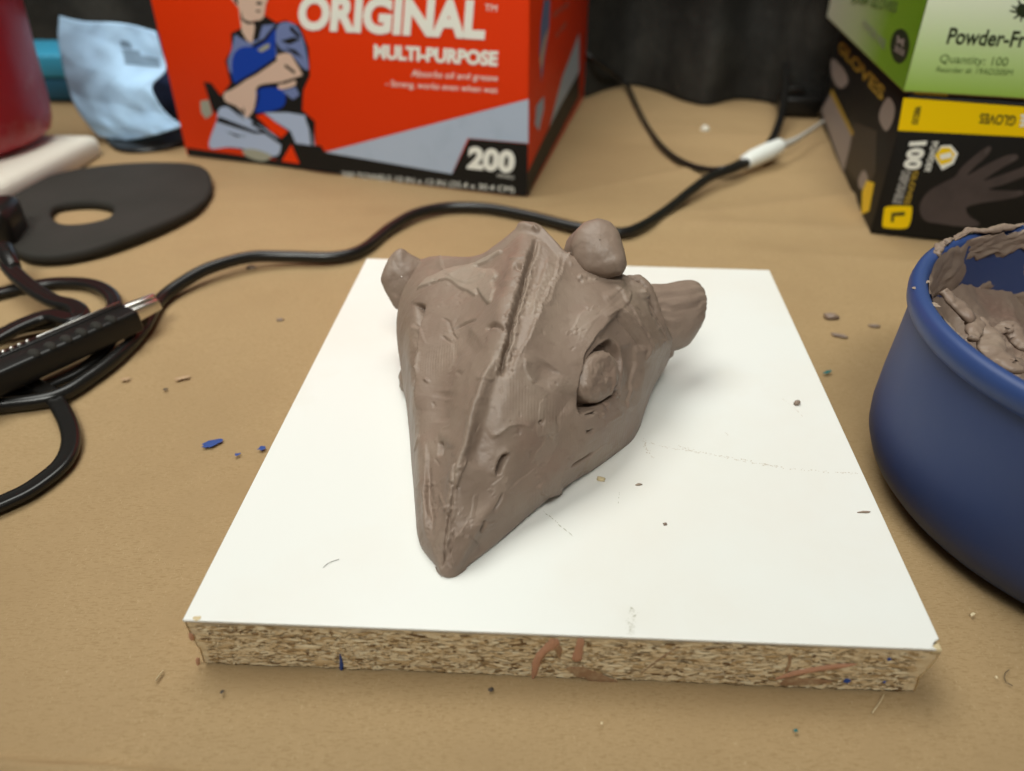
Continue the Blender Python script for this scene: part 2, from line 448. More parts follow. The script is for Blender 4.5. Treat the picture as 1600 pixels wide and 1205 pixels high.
# the lower right corner of the front is broken away
for i, p in enumerate(vf):
    s = (p - BR) @ -e_f; z = p[2]
    k = max(0, 1 - s/9.0) * max(0, min(1, (15.5 - z)/9))
    if k > 0: vf[i] = p - n_f*k*.4 - e_f*k*(2.0 + 1.0*mnoise.noise((z*.8, s*.6, 2)))
    s2 = (p - BL) @ e_f; k2 = max(0, 1 - s2/7.0) * max(0, min(1, (15 - z)/9))
    if k2 > 0: vf[i] = vf[i] + e_f*k2*(1.5+.8*mnoise.noise((z*.8, s2*.6, 8)))
V = []; Fc = []
for W, nu, nv in ((vf, 420, 34), (vl, 260, 12), (vr, 260, 12), (vb, 60, 6)):
    Fc += grid_faces(nv, nu, off=len(V)); V += list(W)
c0 = len(V); V += [dz(BL, .4), dz(BR, .4), dz(TR, .4), dz(TL, .4), dz(BL, LAMZ), dz(BR, LAMZ), dz(TR, LAMZ), dz(TL, LAMZ)]
V = np.array(V); V[c0:c0+8, :2] += (ctr[:2] - V[c0:c0+8, :2])*.05
Fc += [(c0+3, c0+2, c0+1, c0), (c0+4, c0+5, c0+6, c0+7)]
build('core', V, Fc, M['core'], board)
# laminate sheet with a nicked corner
nick = [BR - e_f*1.8, BR - e_f*2.6 + e_r*.9, BR - e_f*1.5 + e_r*2.5 , BR + e_r*3.4]
out = [BL] + [BL + e_f*t for t in (40, 90, 140)] + nick + [TR, TL]
lam = from_bm('laminate', prism_bm([dz(p, LAMZ + .02) for p in out], [dz(p, TOPZ) for p in out], .16, 2), M['laminate'], board, flat=True)
# the bare corner under the nick
cc = [BR - e_f*2.7 - n_f*.3, BR - e_f*.2 - n_f*.2, BR + e_r*2.9, BR - e_f*2.4 + e_r*2.0]
from_bm('corner_chip', prism_bm([dz(p, LAMZ - 1.6) for p in cc], [dz(p, TOPZ - .45 - .2*i) for i, p in enumerate(cc)], .1, 1), M['chip'], board)
fleck('corner_chip', 309, 966, 1.0, M['chip'], 1.2, 0, 4, board, fn_=lambda u, v: onb(u, v, .02))
# wood flakes in the sawn edges
def flakes(A, B, nn, n, seed):
    rr = random.Random(seed); V = []; Fc = []; T = []
    e = (B-A); L = np.linalg.norm(e); e = e/L
    for k in range(n):
        l = rr.choice((.7, 1.0, 1.4, 2.0, 2.8, 4.0)) * rr.uniform(.7, 1.4); w = rr.uniform(.28, .75)*(1 if l < 2.2 else 1.4)
        z = rr.uniform(1.1, LAMZ - .9); s = rr.uniform(4, L - 5.5); a = rr.gauss(0, .2)
        c = A + e*s; c = np.array([c[0], c[1], z]) + nn*rr.uniform(-.22, .12)
        d = e*math.cos(a) + np.array([0, 0, 1])*math.sin(a); q = -e*math.sin(a) + np.array([0, 0, 1])*math.cos(a)
        tl = rr.gauss(0, .06); b = len(V); t = min(1, max(0, rr.gauss(.52, .3)))
        if rr.random() < .22: t = rr.uniform(0, .1); c = c + nn*.06; l *= .6; w *= .5  # narrow dark slivers: shade of pits and slots put into flake colour
        for (x, y) in ((-l, -.15*w), (-.4*l, -w), (.5*l, -.8*w), (l, .1*w), (.45*l, w), (-.5*l, .85*w)):
            V.append(c + d*x*.5 + q*y*.6 + nn*(tl*x*.25)); T.append(t)
        V.append(c + nn*.07); T.append(min(1, t+.06))
        for i in range(6): Fc.append((b+i, b+(i+1) % 6, b+6))
    return V, Fc, T
V, Fc, T = flakes(BL, BR, n_f, 4600, 3)
o = build('chip_flakes', V, Fc, M['flakes'], board, flat=True, col=np.array(T)); o['kind'] = 'stuff'
V, Fc, T = flakes(TL, BL, n_l, 700, 5)
o = build('chip_flakes', V, Fc, M['flakes'], board, flat=True, col=np.array(T)); o['kind'] = 'stuff'
front = Face(BL, n_f)
for (u, v, l, w, t) in ((483, 1012, 7.5, 1.7, .75), (507, 1036, 7.0, 2.0, .30), (470, 1022, 4.4, 1.2, .36), (627, 1017, 6, 1.1, .8), (690, 1012, 5.5, .9, .7), (560, 1003, 5, .8, .72), (960, 1042, 6, 1.1, .72), (1100, 1022, 6, 1.0, .75), (1010, 1018, 5, .9, .7), (1290, 1025, 6, 1.0, .66), (1180, 1048, 5, 1.0, .7)):
    c = front.pt(u, v, .35); V = []
    for k in range(12):
        a = 2*math.pi*k/12; q = 1 + .18*math.sin(3*a+u)
        V.append(c + e_f*l*.5*math.cos(a)*q + np.array([0, 0, w*.5*math.sin(a)*q]) - n_f*.25)
    V.append(c + n_f*.12)
    build('wood_flake', V, [(k, (k+1) % 12, 12) for k in range(12)], M['flakes'], board, col=np.full(13, t))
# dried paint on the front edge
def dab(name, pts, w, mt, off=.3, hgt=.55, m=40):
    """a run of paint: raised ribbon along photo positions, widths in mm"""
    P = smooth([(u, v) for u, v in pts], m); ww = np.interp(np.linspace(0, 1, m), np.linspace(0, 1, len(w)), w)
    C = np.array([front.pt(u, v, off) for u, v in P]); T = np.gradient(C, axis=0); T /= np.linalg.norm(T, axis=1)[:, None]
    V = []
    for i in range(m):
        s = np.cross(T[i], n_f); endk = math.sin(math.pi*min(1, max(0, (i+.5)/m)))**.35
        for j in range(9):
            a = -1 + j/4
            V.append(C[i] + s*a*ww[i]*.5*(1+.25*nz(C[i]*(1+.01*j), .9))*endk + n_f*(hgt*(1-a*a)*endk + .12*nz(C[i]+s*a, 1.5) - .15))
    return build(name, V, grid_faces(m, 9), mt, board)
dab('paint_drip', [(866, 998), (864, 1008), (850, 1018), (840, 1032), (836, 1046), (833, 1061)], [4.6, 4.2, 2.6, 2.3, 2.4, 2.0], M['salmon'])
dab('paint_drip', [(869, 1008), (873, 1018), (874, 1030)], [3, 1.8, .8], M['salmon_thin'], .32, .3)
dab('paint_drip', [(907, 998), (906, 1010), (903, 1022), (901, 1034)], [3.0, 2.2, 2.6, 4.6], M['salmon'], .3, .45)
dab('paint_stain', [(885, 1045), (905, 1050), (935, 1060), (965, 1066)], [3, 5, 4, 1.5], M['salmon_thin'], .3, .12)
dab('paint_drip', [(1212, 1062), (1240, 1054), (1275, 1047), (1310, 1042), (1338, 1039)], [2.2, 2.6, 2.2, 2.6, 1.6], M['salmon'], .3, .4)
dab('paint_stain', [(1233, 1022), (1234, 1036), (1228, 1052)], [1.2, 1.0, 1.4], M['salmon_thin'], .3, .1)
dab('paint_stain', [(1215, 1068), (1245, 1066), (1300, 1066)], [3, 4, 2], M['salmon_thin'], .25, .08)
dab('paint_stain', [(1062, 1010), (1035, 1028), (1000, 1054)], [.5, .6, .4], M['salmon_thin'], .3, .1)
dab('paint_drip', [(297, 990), (300, 1002)], [1.6, 1.2], M['salmon'], .3, .3)
dab('paint_drip', [(309, 1028), (309, 1040)], [1.4, 1.2], M['salmon'], .6, .4)
dab('paint_fleck', [(531, 1022), (533, 1036), (533, 1048)], [.4, 1.0, 1.5], M['blue_paint'], .35, .3)
for u, v, w in ((1324, 1065, 2.4), (1390, 1031, 1.4), (1382, 1066, .9)):
    dab('paint_fleck', [(u-5*w/2, v+1), (u, v), (u+5*w/2, v-1)], [w*.6, w, w*.5], M['blue_paint'], .35, .35, 14)

# scuffs on the laminate
def scuff(pts, w, mt, seed=0, n=60, z=.03):
    """broken smear lying on the laminate: small separate specks joined as one part"""
    rr = random.Random(seed); C = np.array([onb(u, v, z) for u, v in smooth(pts, n)]); V = []; Fc = []
    for i in range(n - 1):
        if rr.random() < .3: continue
        d = C[i+1] - C[i]; L = np.linalg.norm(d); d = d/L; s = np.array([-d[1], d[0], 0])
        c = C[i] + s*rr.gauss(0, w*.35); b = len(V); l = L*rr.uniform(.3, .8); q = w*rr.uniform(.10, .4)
        for (x, y) in ((-l, 0), (0, -q), (l, 0), (0, q)): V.append(c + d*x + s*y)
        Fc.append((b, b+1, b+2, b+3))
    o = build('scuff_mark', V, Fc, mt, lam if False else board, flat=True); o['kind'] = 'stuff'; return o
scuff([(1005, 690), (1060, 702), (1120, 712), (1180, 724), (1240, 733), (1290, 737), (1345, 741)], .8, M['scuff'], 1, 130)
scuff([(1060, 696), (1090, 706), (1150, 716), (1220, 730)], .9, M['scuff'], 2, 70)
scuff([(1007, 684), (1010, 700), (1022, 717)], 1.0, M['scuff'], 3, 24)
scuff([(985, 948), (990, 965), (984, 980), (988, 992)], 1.4, M['scuff_dark'], 4, 90)
scuff([(1224, 624), (1240, 636), (1258, 656)], .4, M['scuff'], 5, 14)
scuff([(850, 800), (866, 812), (872, 818), (898, 842)], .5, M['scuff_dark'], 6, 12)
scuff([(967, 770), (966, 788)], .4, M['scuff_dark'], 7, 8)
scuff([(1130, 676), (1150, 684)], .8, M['scuff'], 8, 9)

# ------------------------------------------------------------------ clay dinosaur head
# feature lines from snout to nape: photo position and height above the board
COLS = [
 [(680,884,0),(668,868,0),(655,848,0),(649,800,0),(646,760,0),(642,715,0),(640,680,0),(638,650,0),(637,630,0),(637,612,0)],
 [(682,885,1.5),(662,858,3),(652,830,4),(649,790,5),(646,740,6),(643,690,8),(640,640,10),(634,600,13),(627,560,16),(621,520,20),(621,480,24),(630,440,29)],
 [(686,887,2.5),(670,858,7),(661,800,10),(656,740,14),(653,690,18),(651,640,22),(650,590,26),(649,540,30),(650,500,33),(652,460,36),(655,425,38),(668,402,40)],
 [(692,889.5,2.5),(683,849,9.5),(683,780,13),(686,720,19),(693,660,25),(702,600,32),(715,540,38),(728,480,43),(738,440,46),(750,397,50)],
 [(699,891,2.5),(699,857,9.2),(704,800,14.5),(714,740,23),(734,665,33),(749,620,39),(765,575,44),(785,515,50),(803,450,55),(818,400,58),(830,349,61)],
 [(706,892,2.2),(714,851,9.5),(740,795,14.5),(775,730,22),(810,670,30),(842,605,38),(868,545,44),(888,490,48),(898,445,52),(893,400,56)],
 [(713,892,1.8),(738,842,9.2),(785,775,15),(845,700,23),(893,630,31),(928,562,38.5),(956,502,44),(982,458,46),(1000,441,45)],
 [(720,890,1.2),(752,846,5),(802,798,9),(852,754,12.5),(905,708,16),(950,665,19),(985,615,22),(1012,565,26),(1030,522,29),(1038,506,30)],
 [(726,888,.6),(762,857,2),(805,820,3),(852,779,4),(922,728,5),(975,687,6),(1000,650,7.5),(1016,612,10),(1035,575,12),(1046,553,13)],
 [(731,886,0),(762,862,0),(802,828,0),(850,786,0),(890,757,0),(922,738,0),(960,711,0),(990,686,0),(1002,660,0),(1009,632,0),(1016,600,0)],
]
NS = 14
rows = np.zeros((NS, len(COLS), 3))
for c, L in enumerate(COLS):
    P = np.array([onb(u, v, z) for u, v, z in L])
    Q = smooth(P, 200)
    y = np.maximum.accumulate(Q[:, 1]); t = (y - y[0])/(y[-1] - y[0]) + np.linspace(0, 1e-6, 200)
    for k, s in enumerate(np.linspace(0, 1, NS)**1.0):
        rows[k, c] = [np.interp(s, t, Q[:, a]) for a in range(3)]
back1 = rows[-1].copy(); back1[:, 1] += 9; back1[:, 2] = BT + (back1[:, 2]-BT)*.72; back1[:, 0] *= .98
back2 = rows[-1].copy(); back2[:, 1] += 12; back2[:, 2] = BT + (back2[:, 2]-BT)*.3; back2[:, 0] *= .96
back3 = rows[-1].copy(); back3[:, 1] += 9; back3[:, 2] = BT; back3[:, 0] *= .95
front0 = rows[0].copy(); front0[:, 1] -= .5; front0[:, 2] = BT - 1
G = np.concatenate([front0[None], rows, back1[None], back2[None], back3[None]])
NR, NC = 440, 380
nbr = G.shape[0]
A = cr_matrix(nbr, NR); B = cr_matrix(len(COLS), NC)
HG = np.einsum('ik,kcd,jc->ijd', A, G, B)
HG[:, :, 2] = np.maximum(HG[:, :, 2], BT + .05)
H0 = HG.copy()
def normals(g):
    du = np.gradient(g, axis=0); dv = np.gradient(g, axis=1)
    n = np.cross(dv, du); n /= np.maximum(np.linalg.norm(n, axis=2), 1e-9)[..., None]
    return n
def blur(g, k):
    for _ in range(k):
        q = g.copy(); q[1:-1] = (g[:-2] + 2*g[1:-1] + g[2:])/4; g = q.copy(); g[:, 1:-1] = (q[:, :-2] + 2*q[:, 1:-1] + q[:, 2:])/4
    return g
NRM = blur(normals(HG), 6); NRM /= np.linalg.norm(NRM, axis=2)[..., None]
up = NRM[NR//2, NC//2]
if up[2] < 0: NRM = -NRM; FLIP = True
else: FLIP = False
PU, PV = project(HG.reshape(-1, 3)); PU = PU.reshape(NR, NC); PV = PV.reshape(NR, NC)
view = CAM - HG; view /= np.linalg.norm(view, axis=2)[..., None]
FACE = np.clip((np.sum(NRM*view, axis=2) - .02)/.12, 0, 1)
FACE[int(NR*.80):] *= np.linspace(1, 0, NR - int(NR*.80))[:, None]**.3
DISP = np.zeros((NR, NC))
rowpos = np.linspace(0, nbr-1, NR)
def pl_dist(pts):
    """distance, signed side and position along a polyline, all in photo pixels"""
    pts = np.array(pts, float); best = np.full((NR, NC), 1e9); sgn = np.zeros((NR, NC)); tt = np.zeros((NR, NC))
    L = np.concatenate([[0], np.cumsum(np.linalg.norm(np.diff(pts, axis=0), axis=1))])
    for i in range(len(pts)-1):
        a, b = pts[i], pts[i+1]; d = b-a; l2 = d @ d
        t = np.clip(((PU-a[0])*d[0] + (PV-a[1])*d[1])/l2, 0, 1)
        qx = PU - a[0] - t*d[0]; qy = PV - a[1] - t*d[1]; ds = np.hypot(qx, qy)
        m = ds < best; best[m] = ds[m]; sgn[m] = np.sign(d[0]*qy - d[1]*qx)[m]; tt[m] = ((L[i] + t*math.sqrt(l2))/L[-1])[m]
    return best, sgn, tt
JIT = np.array([mnoise.noise((u*.05, v*.05, 0)) for u, v in zip(PU.ravel(), PV.ravel())]).reshape(NR, NC)
JIT2 = np.array([mnoise.noise((u*.22, v*.22, 4)) for u, v in zip(PU.ravel(), PV.ravel())]).reshape(NR, NC)
def stroke(pts, amp, w, jit=1.5, taper=.15, sharp=2.0, sm=True):
    global DISP
    if abs(amp) < 1.3: amp *= 1.5
    if sm and len(pts) > 2: pts = smooth(pts, len(pts)*5)
    d, s, t = pl_dist(pts); d = np.abs(d*np.where(s == 0, 1, s) + jit*JIT + jit*.5*JIT2)
    tp = np.clip(np.minimum(t, 1-t)/max(taper, 1e-3), 0, 1)**.6
    DISP += amp*np.exp(-(d/w)**sharp)*tp*FACE
def ledge(pts, amp, fade, side=1, edge=1.2, jit=2.0, taper=.12):
    """a lip of clay: a sharp step on one side of the line, fading away on the other"""
    global DISP
    if len(pts) > 2: pts = smooth(pts, len(pts)*5)
    d, s, t = pl_dist(pts); sd = d*s*side + jit*JIT + jit*.5*JIT2
    amp *= 1.7 if amp < 1 else 1.2
    tp = np.clip(np.minimum(t, 1-t)/max(taper, 1e-3), 0, 1)**.6
    h = np.where(sd > 0, np.exp(-sd/fade), 0); h *= np.clip(sd/edge, 0, 1)
    DISP += amp*h*tp*FACE
def inside(pts, soft=2.0, jit=1.5):
    pts = np.array(pts, float); n = len(pts); ins = np.zeros((NR, NC), bool); j = n-1
    for i in range(n):
        xi, yi = pts[i]; xj, yj = pts[j]
        c = ((yi > PV) != (yj > PV)) & (PU < (xj-xi)*(PV-yi)/(yj-yi+1e-9) + xi); ins ^= c; j = i
    d, _, _ = pl_dist(np.vstack([pts, pts[:1]]))
    sd = np.where(ins, d, -d) + jit*JIT
    return np.clip(sd/soft + .5, 0, 1)
def patch(pts, amp, soft=1.6, jit=2.0, sm=True):
    global DISP
    if sm: pts = smooth(pts, len(pts)*5, True)
    DISP += amp*inside(pts, soft, jit)*FACE
def surf(u, v):
    i = np.argmin((PU-u)**2 + (PV-v)**2 + np.where(FACE > .05, 0, 1e6)); i = np.unravel_index(i, PU.shape)
    return HG[i].copy(), NRM[i].copy()
flatP = H0.reshape(-1, 3)
DISP += (.65*fbm(flatP, .045, 2, 3.1) + .14*fbm(flatP, .19, 2, 8.8)).reshape(NR, NC) * np.clip((HG[:, :, 2]-BT)/6, .15, 1)
# crest: ridge lips, the torn groove and the scraped band on its right
stroke([(828,352),(812,395),(798,440),(786,480),(775,520)], .75, 13)
ledge([(836,372),(826,405),(817,435),(808,460),(800,490),(794,520),(789,550)], 1.0, 16, 1, 1.6, 4.5)
stroke([(838,375),(828,410),(820,440),(811,468),(803,500),(796,530),(788,560),(784,585)], -3.2, 3.3, 4.0, .08)
stroke([(845,385),(838,430),(826,470),(814,510),(800,560),(790,590)], -1.1, 13, 2)
ledge([(873,395),(862,440),(846,470),(836,500),(822,530),(806,560),(795,590)], .8, 10, -1, 1.2, 3)
ledge([(856,400),(848,430),(836,460),(830,490)], .55, 8, -1, 1.2, 3)
ledge([(885,400),(872,430),(862,455),(850,480)], .45, 9, -1, 1.2, 3)
stroke([(760,514),(775,511),(790,520)], -1.6, 2.6, .6)
stroke([(805,420),(816,423)], -1.8, 4, .5)
stroke([(790,345),(815,352),(840,358)], .8, 6)
stroke([(835,356),(842,362)], .9, 4, .5)
# ridge down the muzzle
stroke([(775,560),(762,580),(748,615),(740,640),(735,665),(726,700),(716,730),(710,760)], 1.3, 6, 2)
stroke([(783,570),(775,600),(765,640),(752,690),(740,730)], -1.0, 14, 2)
stroke([(715,720),(709,760),(706,795),(699,830),(694,870),(690,888)], -.55, 1.8, 2.5, .05)
stroke([(712,722),(706,760),(703,800),(698,835),(692,870)], .5, 6, 2)
ledge([(733,716),(722,740),(712,765)], .5, 6, 1, 1)
ledge([(730,815),(712,840),(704,868),(706,890)], .5, 9, -1, 1.2)
# nostrils and knife nicks
stroke([(794,710),(786,716),(780,728),(777,742)], -2.6, 4.2, 1, .2)
ledge([(797,708),(785,712),(777,728),(775,744)], .7, 6, 1, 1, .6)
stroke([(688,690),(688,700),(686,712)], -1.7, 3, .6, .2)
stroke([(685,680),(700,682),(704,700)], .35, 8, 1)
for pts, a, w in (([(760,814),(757,822),(752,832)], -1.2, 2.2), ([(913,674),(920,674),(926,670)], -1.0, 2), ([(845,656),(846,664)], -.8, 3), ([(892,730),(910,718),(928,706)], -.8, 1.6),
                  ([(784,770),(782,782),(772,800)], -.5, 1.5), ([(690,498),(700,502),(705,520),(713,530)], -.6, 1.5), ([(702,518),(722,506),(745,500)], -.7, 1.5), ([(690,524),(704,535)], -.5, 1.5),
                  ([(810,668),(812,680)], -.3, 2), ([(870,650),(874,672)], -.35, 1.6), ([(856,680),(862,690)], -.4, 1.5), ([(950,660),(975,645)], .3, 2.5),
                  ([(712,580),(722,586)], -.4, 2), ([(668,592),(664,596)], .6, 3)):
    stroke(pts, a, w, .8, .3)
ledge([(768,686),(784,678),(798,668),(815,665),(830,672)], .45, 8, -1, 1)
ledge([(818,560),(818,575),(828,590),(834,600)], .35, 8, -1, 1)
# smears of softer clay on the left brow
patch([(652,452),(676,432),(708,420),(742,408),(784,394),(768,408),(746,420),(770,423),(777,432),(768,440),(774,452),(770,470),(762,474),(754,462),(746,453),(742,462),(722,452),(700,440),(676,444)], .85, 1.4, 3)
patch([(700,430),(735,418),(760,425),(752,440),(728,446)], .3, 3, 3)
ledge([(640,470),(690,440),(740,412),(800,385)], .5, 12, 1, 2)
# left eye and cheek
stroke([(656,474),(655,486),(652,500),(648,512)], -4.6, 5.5, 1.0, .1)
stroke([(649,512),(645,540),(644,575),(648,602)], -1.5, 4.5, 1.5, .1)
ledge([(660,480),(656,520),(653,560),(652,600),(650,640)], .8, 9, -1, 1.2)
stroke([(646,600),(651,580),(652,550)], .6, 4, 1.5)
stroke([(652,448),(646,432),(652,416)], -.0, 2)
for u in (655, 662, 668): stroke([(u,690),(u+3,750),(u+1,800),(u+5,850)], (-.22 if u != 662 else .25), 3, 3, .4)
stroke([(665,720),(672,780),(672,840)], -.7, 5, 3)
# eyelids and the socket of the right eye
ledge([(968,490),(948,510),(932,528),(915,556),(906,590),(902,618)], 1.3, 16, 1, 3.0, 1.5, .1)
sock = [(955,531),(966,540),(972,560),(971,590),(966,612),(950,625),(930,637),(910,646),(903,640),(905,615),(909,590),(916,566),(928,548),(942,536)]
sock = [(938+(u-938)*1.0, 588+(v-588)*1.0) for u, v in sock]
patch(sock, -5.5, 2.4, 1.2)
stroke([(903,636),(915,634),(930,637)], -1.4, 2.2, 1.5); stroke([(904,645),(918,648),(932,643)], -.9, 1.8, 1.2)
stroke([(955,600),(968,610),(972,620)], -.8, 2, 1.2)
patch([(965,492),(985,520),(1000,555),(1000,600),(990,630),(970,625),(974,590),(974,560),(968,540),(955,530),(940,525)], -1.2, 10, 2)
stroke([(980,540),(992,570),(988,610)], -.8, 9, 2); ledge([(992,540),(996,570),(988,610),(978,640)], .6, 10, -1, 1.5)
stroke([(966,488),(980,508),(994,528),(1004,545)], -2.0, 3.2, 1.2, .1)
ledge([(968,484),(984,504),(998,524),(1008,545),(1006,565)], .9, 10, -1, 1.5)
# collar behind the right ear
ledge([(990,436),(1003,450),(1012,470),(1022,492),(1034,516),(1042,540),(1044,556)], 1.8, 34, 1, 2.5, 3)
stroke([(975,438),(965,455),(945,470)], .5, 8, 2); stroke([(998,455),(1006,468)], .9, 5, 1)
ledge([(958,440),(975,470),(990,500),(1006,530),(1015,556)], .6, 10, -1, 1.5, 3)
stroke([(1008,470),(1020,500),(1034,530)], -.5, 3, 3)
ledge([(945,500),(975,480),(985,455)], .4, 10, -1, 1.5)
# lower jaw line and thumb flats
ledge([(735,880),(790,848),(850,800),(905,760),(960,722),(992,695)], .8, 10, 1, 2, 2.5)
ledge([(838,762),(850,775),(880,768)], .8, 9, -1, 2)
stroke([(860,800),(900,765),(940,735)], -.6, 5, 3)
stroke([(800,760),(850,720),(900,690)], -.5, 22, 3); stroke([(740,520),(690,560),(680,620)], -.7, 24, 3); stroke([(860,570),(840,600)], -.7, 18, 3); stroke([(690,660),(690,610)], -.5, 14, 3)
stroke([(880,640),(905,660),(925,690)], .5, 18, 3)
rr = random.Random(11)
for k in range(40):
    u, v = rr.uniform(650, 1000), rr.uniform(430, 870); a = rr.gauss(1.9, .9); l = rr.uniform(2, 10)
    x2, y2 = u + l*math.cos(a), v + l*math.sin(a)
    i0 = (np.abs(PU-u) < 14) & (np.abs(PV-v) < 14)
    if not i0.any(): continue
    ax, ay, bx, by = u, v, x2, y2; d = np.array([bx-ax, by-ay]); l2 = d @ d
    t = np.clip(((PU[i0]-ax)*d[0] + (PV[i0]-ay)*d[1])/l2, 0, 1)
    ds = np.hypot(PU[i0]-ax-t*d[0], PV[i0]-ay-t*d[1])
    DISP[i0] += rr.choice((-.35, -.22, .2, .28))*np.exp(-(ds/rr.uniform(.9, 1.6))**2)*FACE[i0]
SMEAR = []
rr = random.Random(23)
for k in range(34):                        # flats left by a thumb or tool, each with one raised edge
    u, v = rr.uniform(648, 1000), rr.uniform(400, 860); a = rr.gauss(1.95, .5); L = rr.uniform(14, 46); wd = rr.uniform(3.5, 13)
    i0 = (np.abs(PU-u) < L+20) & (np.abs(PV-v) < L+20)
    if i0.sum() < 30 or abs(u-938) + abs(v-588) < 75: continue
    x = (PU[i0]-u)*math.cos(a) + (PV[i0]-v)*math.sin(a); y = -(PU[i0]-u)*math.sin(a) + (PV[i0]-v)*math.cos(a)
    y = y + 2.2*JIT[i0]*2 + .012*x*x*rr.uniform(-1, 1)
    m_ = np.clip((wd - np.abs(y))/1.3, 0, 1)*np.clip((L*(.8+.5*JIT2[i0]) - np.abs(x))/6, 0, 1)
    am = rr.choice((-.26, -.2, .18, .24, .3))
    DISP[i0] += am*m_*(.35 + .65*np.clip((y/wd+1)/2, 0, 1))*FACE[i0]
    SMEAR.append((i0, m_*rr.uniform(-.1, .24)))
for k in range(16):                        # short torn lips
    u, v = rr.uniform(650, 990), rr.uniform(400, 860); a = rr.gauss(1.9, .8); L = rr.uniform(8, 26)
    if abs(u-938) + abs(v-588) < 70: continue
    i0 = (np.abs(PU-u) < L+14) & (np.abs(PV-v) < L+14)
    if i0.sum() < 20: continue
    x = (PU[i0]-u)*math.cos(a) + (PV[i0]-v)*math.sin(a); y = -(PU[i0]-u)*math.sin(a) + (PV[i0]-v)*math.cos(a) + 3*JIT[i0] + .02*x*x*rr.uniform(-1, 1)
    DISP[i0] += rr.uniform(.3, .7)*np.where(y > 0, np.exp(-y/rr.uniform(2.5, 6)), 0)*np.clip(y/.8, 0, 1)*np.clip((L-np.abs(x))/5, 0, 1)*FACE[i0]
for pts, sp, n in (([(836,390),(815,450),(800,510),(788,580)], 7, 46), ([(712,722),(702,800),(696,870)], 5, 14), ([(906,640),(938,640),(966,612)], 5, 18), ([(650,500),(646,560),(650,640)], 4, 6), ([(1040,548),(1020,490),(1002,450)], 5, 9), ([(890,400),(905,430),(940,437)], 3, 8)):
    L_ = smooth(pts, 60)                    # torn bits and pits beside the cuts
    for k in range(n):
        u, v = L_[rr.randrange(60)] + np.array([rr.gauss(0, sp), rr.gauss(0, sp)]); i0 = (np.abs(PU-u) < 9) & (np.abs(PV-v) < 9)
        DISP[i0] += rr.choice((-.8, -.6, .5, .7, .9))*np.exp(-(((PU[i0]-u)/rr.uniform(1.2, 2.6))**2 + ((PV[i0]-v)/rr.uniform(1.4, 3.6))**2))*FACE[i0]
roughz = np.clip(1 - pl_dist([(835,390),(815,450),(800,510),(788,580)])[0]/26, 0, 1) + np.clip(1 - pl_dist([(712,720),(702,800),(705,880)])[0]/16, 0, 1) + np.clip(1 - pl_dist([(905,640),(935,640),(968,610)])[0]/12, 0, 1)
DISP += np.clip(roughz, 0, 1.2)*(.28*JIT2 + .22*fbm(np.column_stack([PU.ravel()*.55, PV.ravel()*.55, np.zeros(NR*NC)]), 1, 1, 2).reshape(NR, NC))*FACE
DISP *= np.clip((H0[:, :, 2] - BT - .3)/2.0, 0, 1)
HG = HG + NRM*DISP[..., None]
HG[:, :, 2] = np.maximum(HG[:, :, 2], BT + .03)
tipc = onb(705, 880)
head = thing('dinosaur_sculpture', 'brown clay dinosaur head with pointed snout sculpted on the white board', 'sculpture', (0, 225, BT))
Fc = grid_faces(NR, NC)
fcs = Fc if not FLIP else [f[::-1] for f in Fc]
# close underneath
V = HG.reshape(-1, 3)
TONE = np.zeros((NR, NC))
brow = smooth([(652,452),(676,432),(708,420),(742,408),(784,394),(768,408),(746,420),(770,423),(777,432),(768,440),(774,452),(770,470),(762,474),(754,462),(746,453),(742,462),(722,452),(700,440),(676,444)], 100, True)
TONE += .62*inside(brow, 2, 3)
for pts, w, a in (([(838,385),(822,440),(808,490),(795,560)], 7, .45), ([(868,400),(850,450),(832,495)], 6, .4), ([(649,500),(646,600),(650,660)], 3, .4), ([(652,640),(652,720),(660,800)], 4, .3),
                  ([(735,655),(722,710),(712,750)], 3, .4), ([(990,450),(1012,490),(1035,540)], 5, .3), ([(820,580),(850,605),(890,600)], 16, .28), ([(712,735),(704,800),(698,860)], 3, .3), ([(700,640),(712,660)], 8, .2), ([(770,684),(800,668),(832,672)], 1.6, .5)):
    d_, _, t_ = pl_dist(smooth(pts, 24)); TONE += a*np.exp(-((d_ + 2*JIT)/w)**2)*np.clip(.6 + .9*JIT2 + .6*JIT, 0, 1)
for i0, t_ in SMEAR: TONE[i0] += t_
TONE = np.clip(TONE, 0, 1)*FACE
build('body', V, fcs, M['clay'], head, col=TONE.ravel())
# right eyeball
i_ = np.unravel_index(np.argmin((PU-938)**2 + (PV-588)**2 + np.where(FACE > .05, 0, 1e6)), PU.shape)
c, n = H0[i_].copy() - NRM[i_]*.6, NRM[i_].copy()
def tang(u, v): p, _ = surf(u, v); return p
nn = n/np.linalg.norm(n)
def onsurf(u, v): return onplane(u, v, c, nn)
lv = (onsurf(945, 551) - onsurf(929, 627))/2; sv = (onsurf(966, 594) - onsurf(909, 582))/2
V = []; ns, nr_ = 64, 26
for i in range(nr_):
    ro = math.sin(math.pi/2*i/(nr_-1)) if i < nr_-1 else 1.0
    for k in range(ns):
        a = 2*math.pi*k/ns
        p = (lv*math.cos(a) + sv*math.sin(a))*ro*1.05*(1 + .05*math.sin(2*a+.6) + .03*mnoise.noise((3*math.cos(a), 3*math.sin(a), 1)))
        hgt = 3.6*(max(0, 1-ro**5))**.5 - 1.1 - .3*ro*math.cos(a)
        q = c + p + nn*hgt
        q = q + nn*(.55*mnoise.noise(Vector(q)*.3) + .3*mnoise.noise(Vector(q)*.9) + .15*mnoise.noise(Vector(q)*2.4))*(1 if ro < .98 else .5)
        if ro > .7: q = q + p*.05*mnoise.noise(Vector(q)*.8)
        V.append(q)
for k in range(ns): V.append(V[(nr_-1)*ns + k] - nn*4)
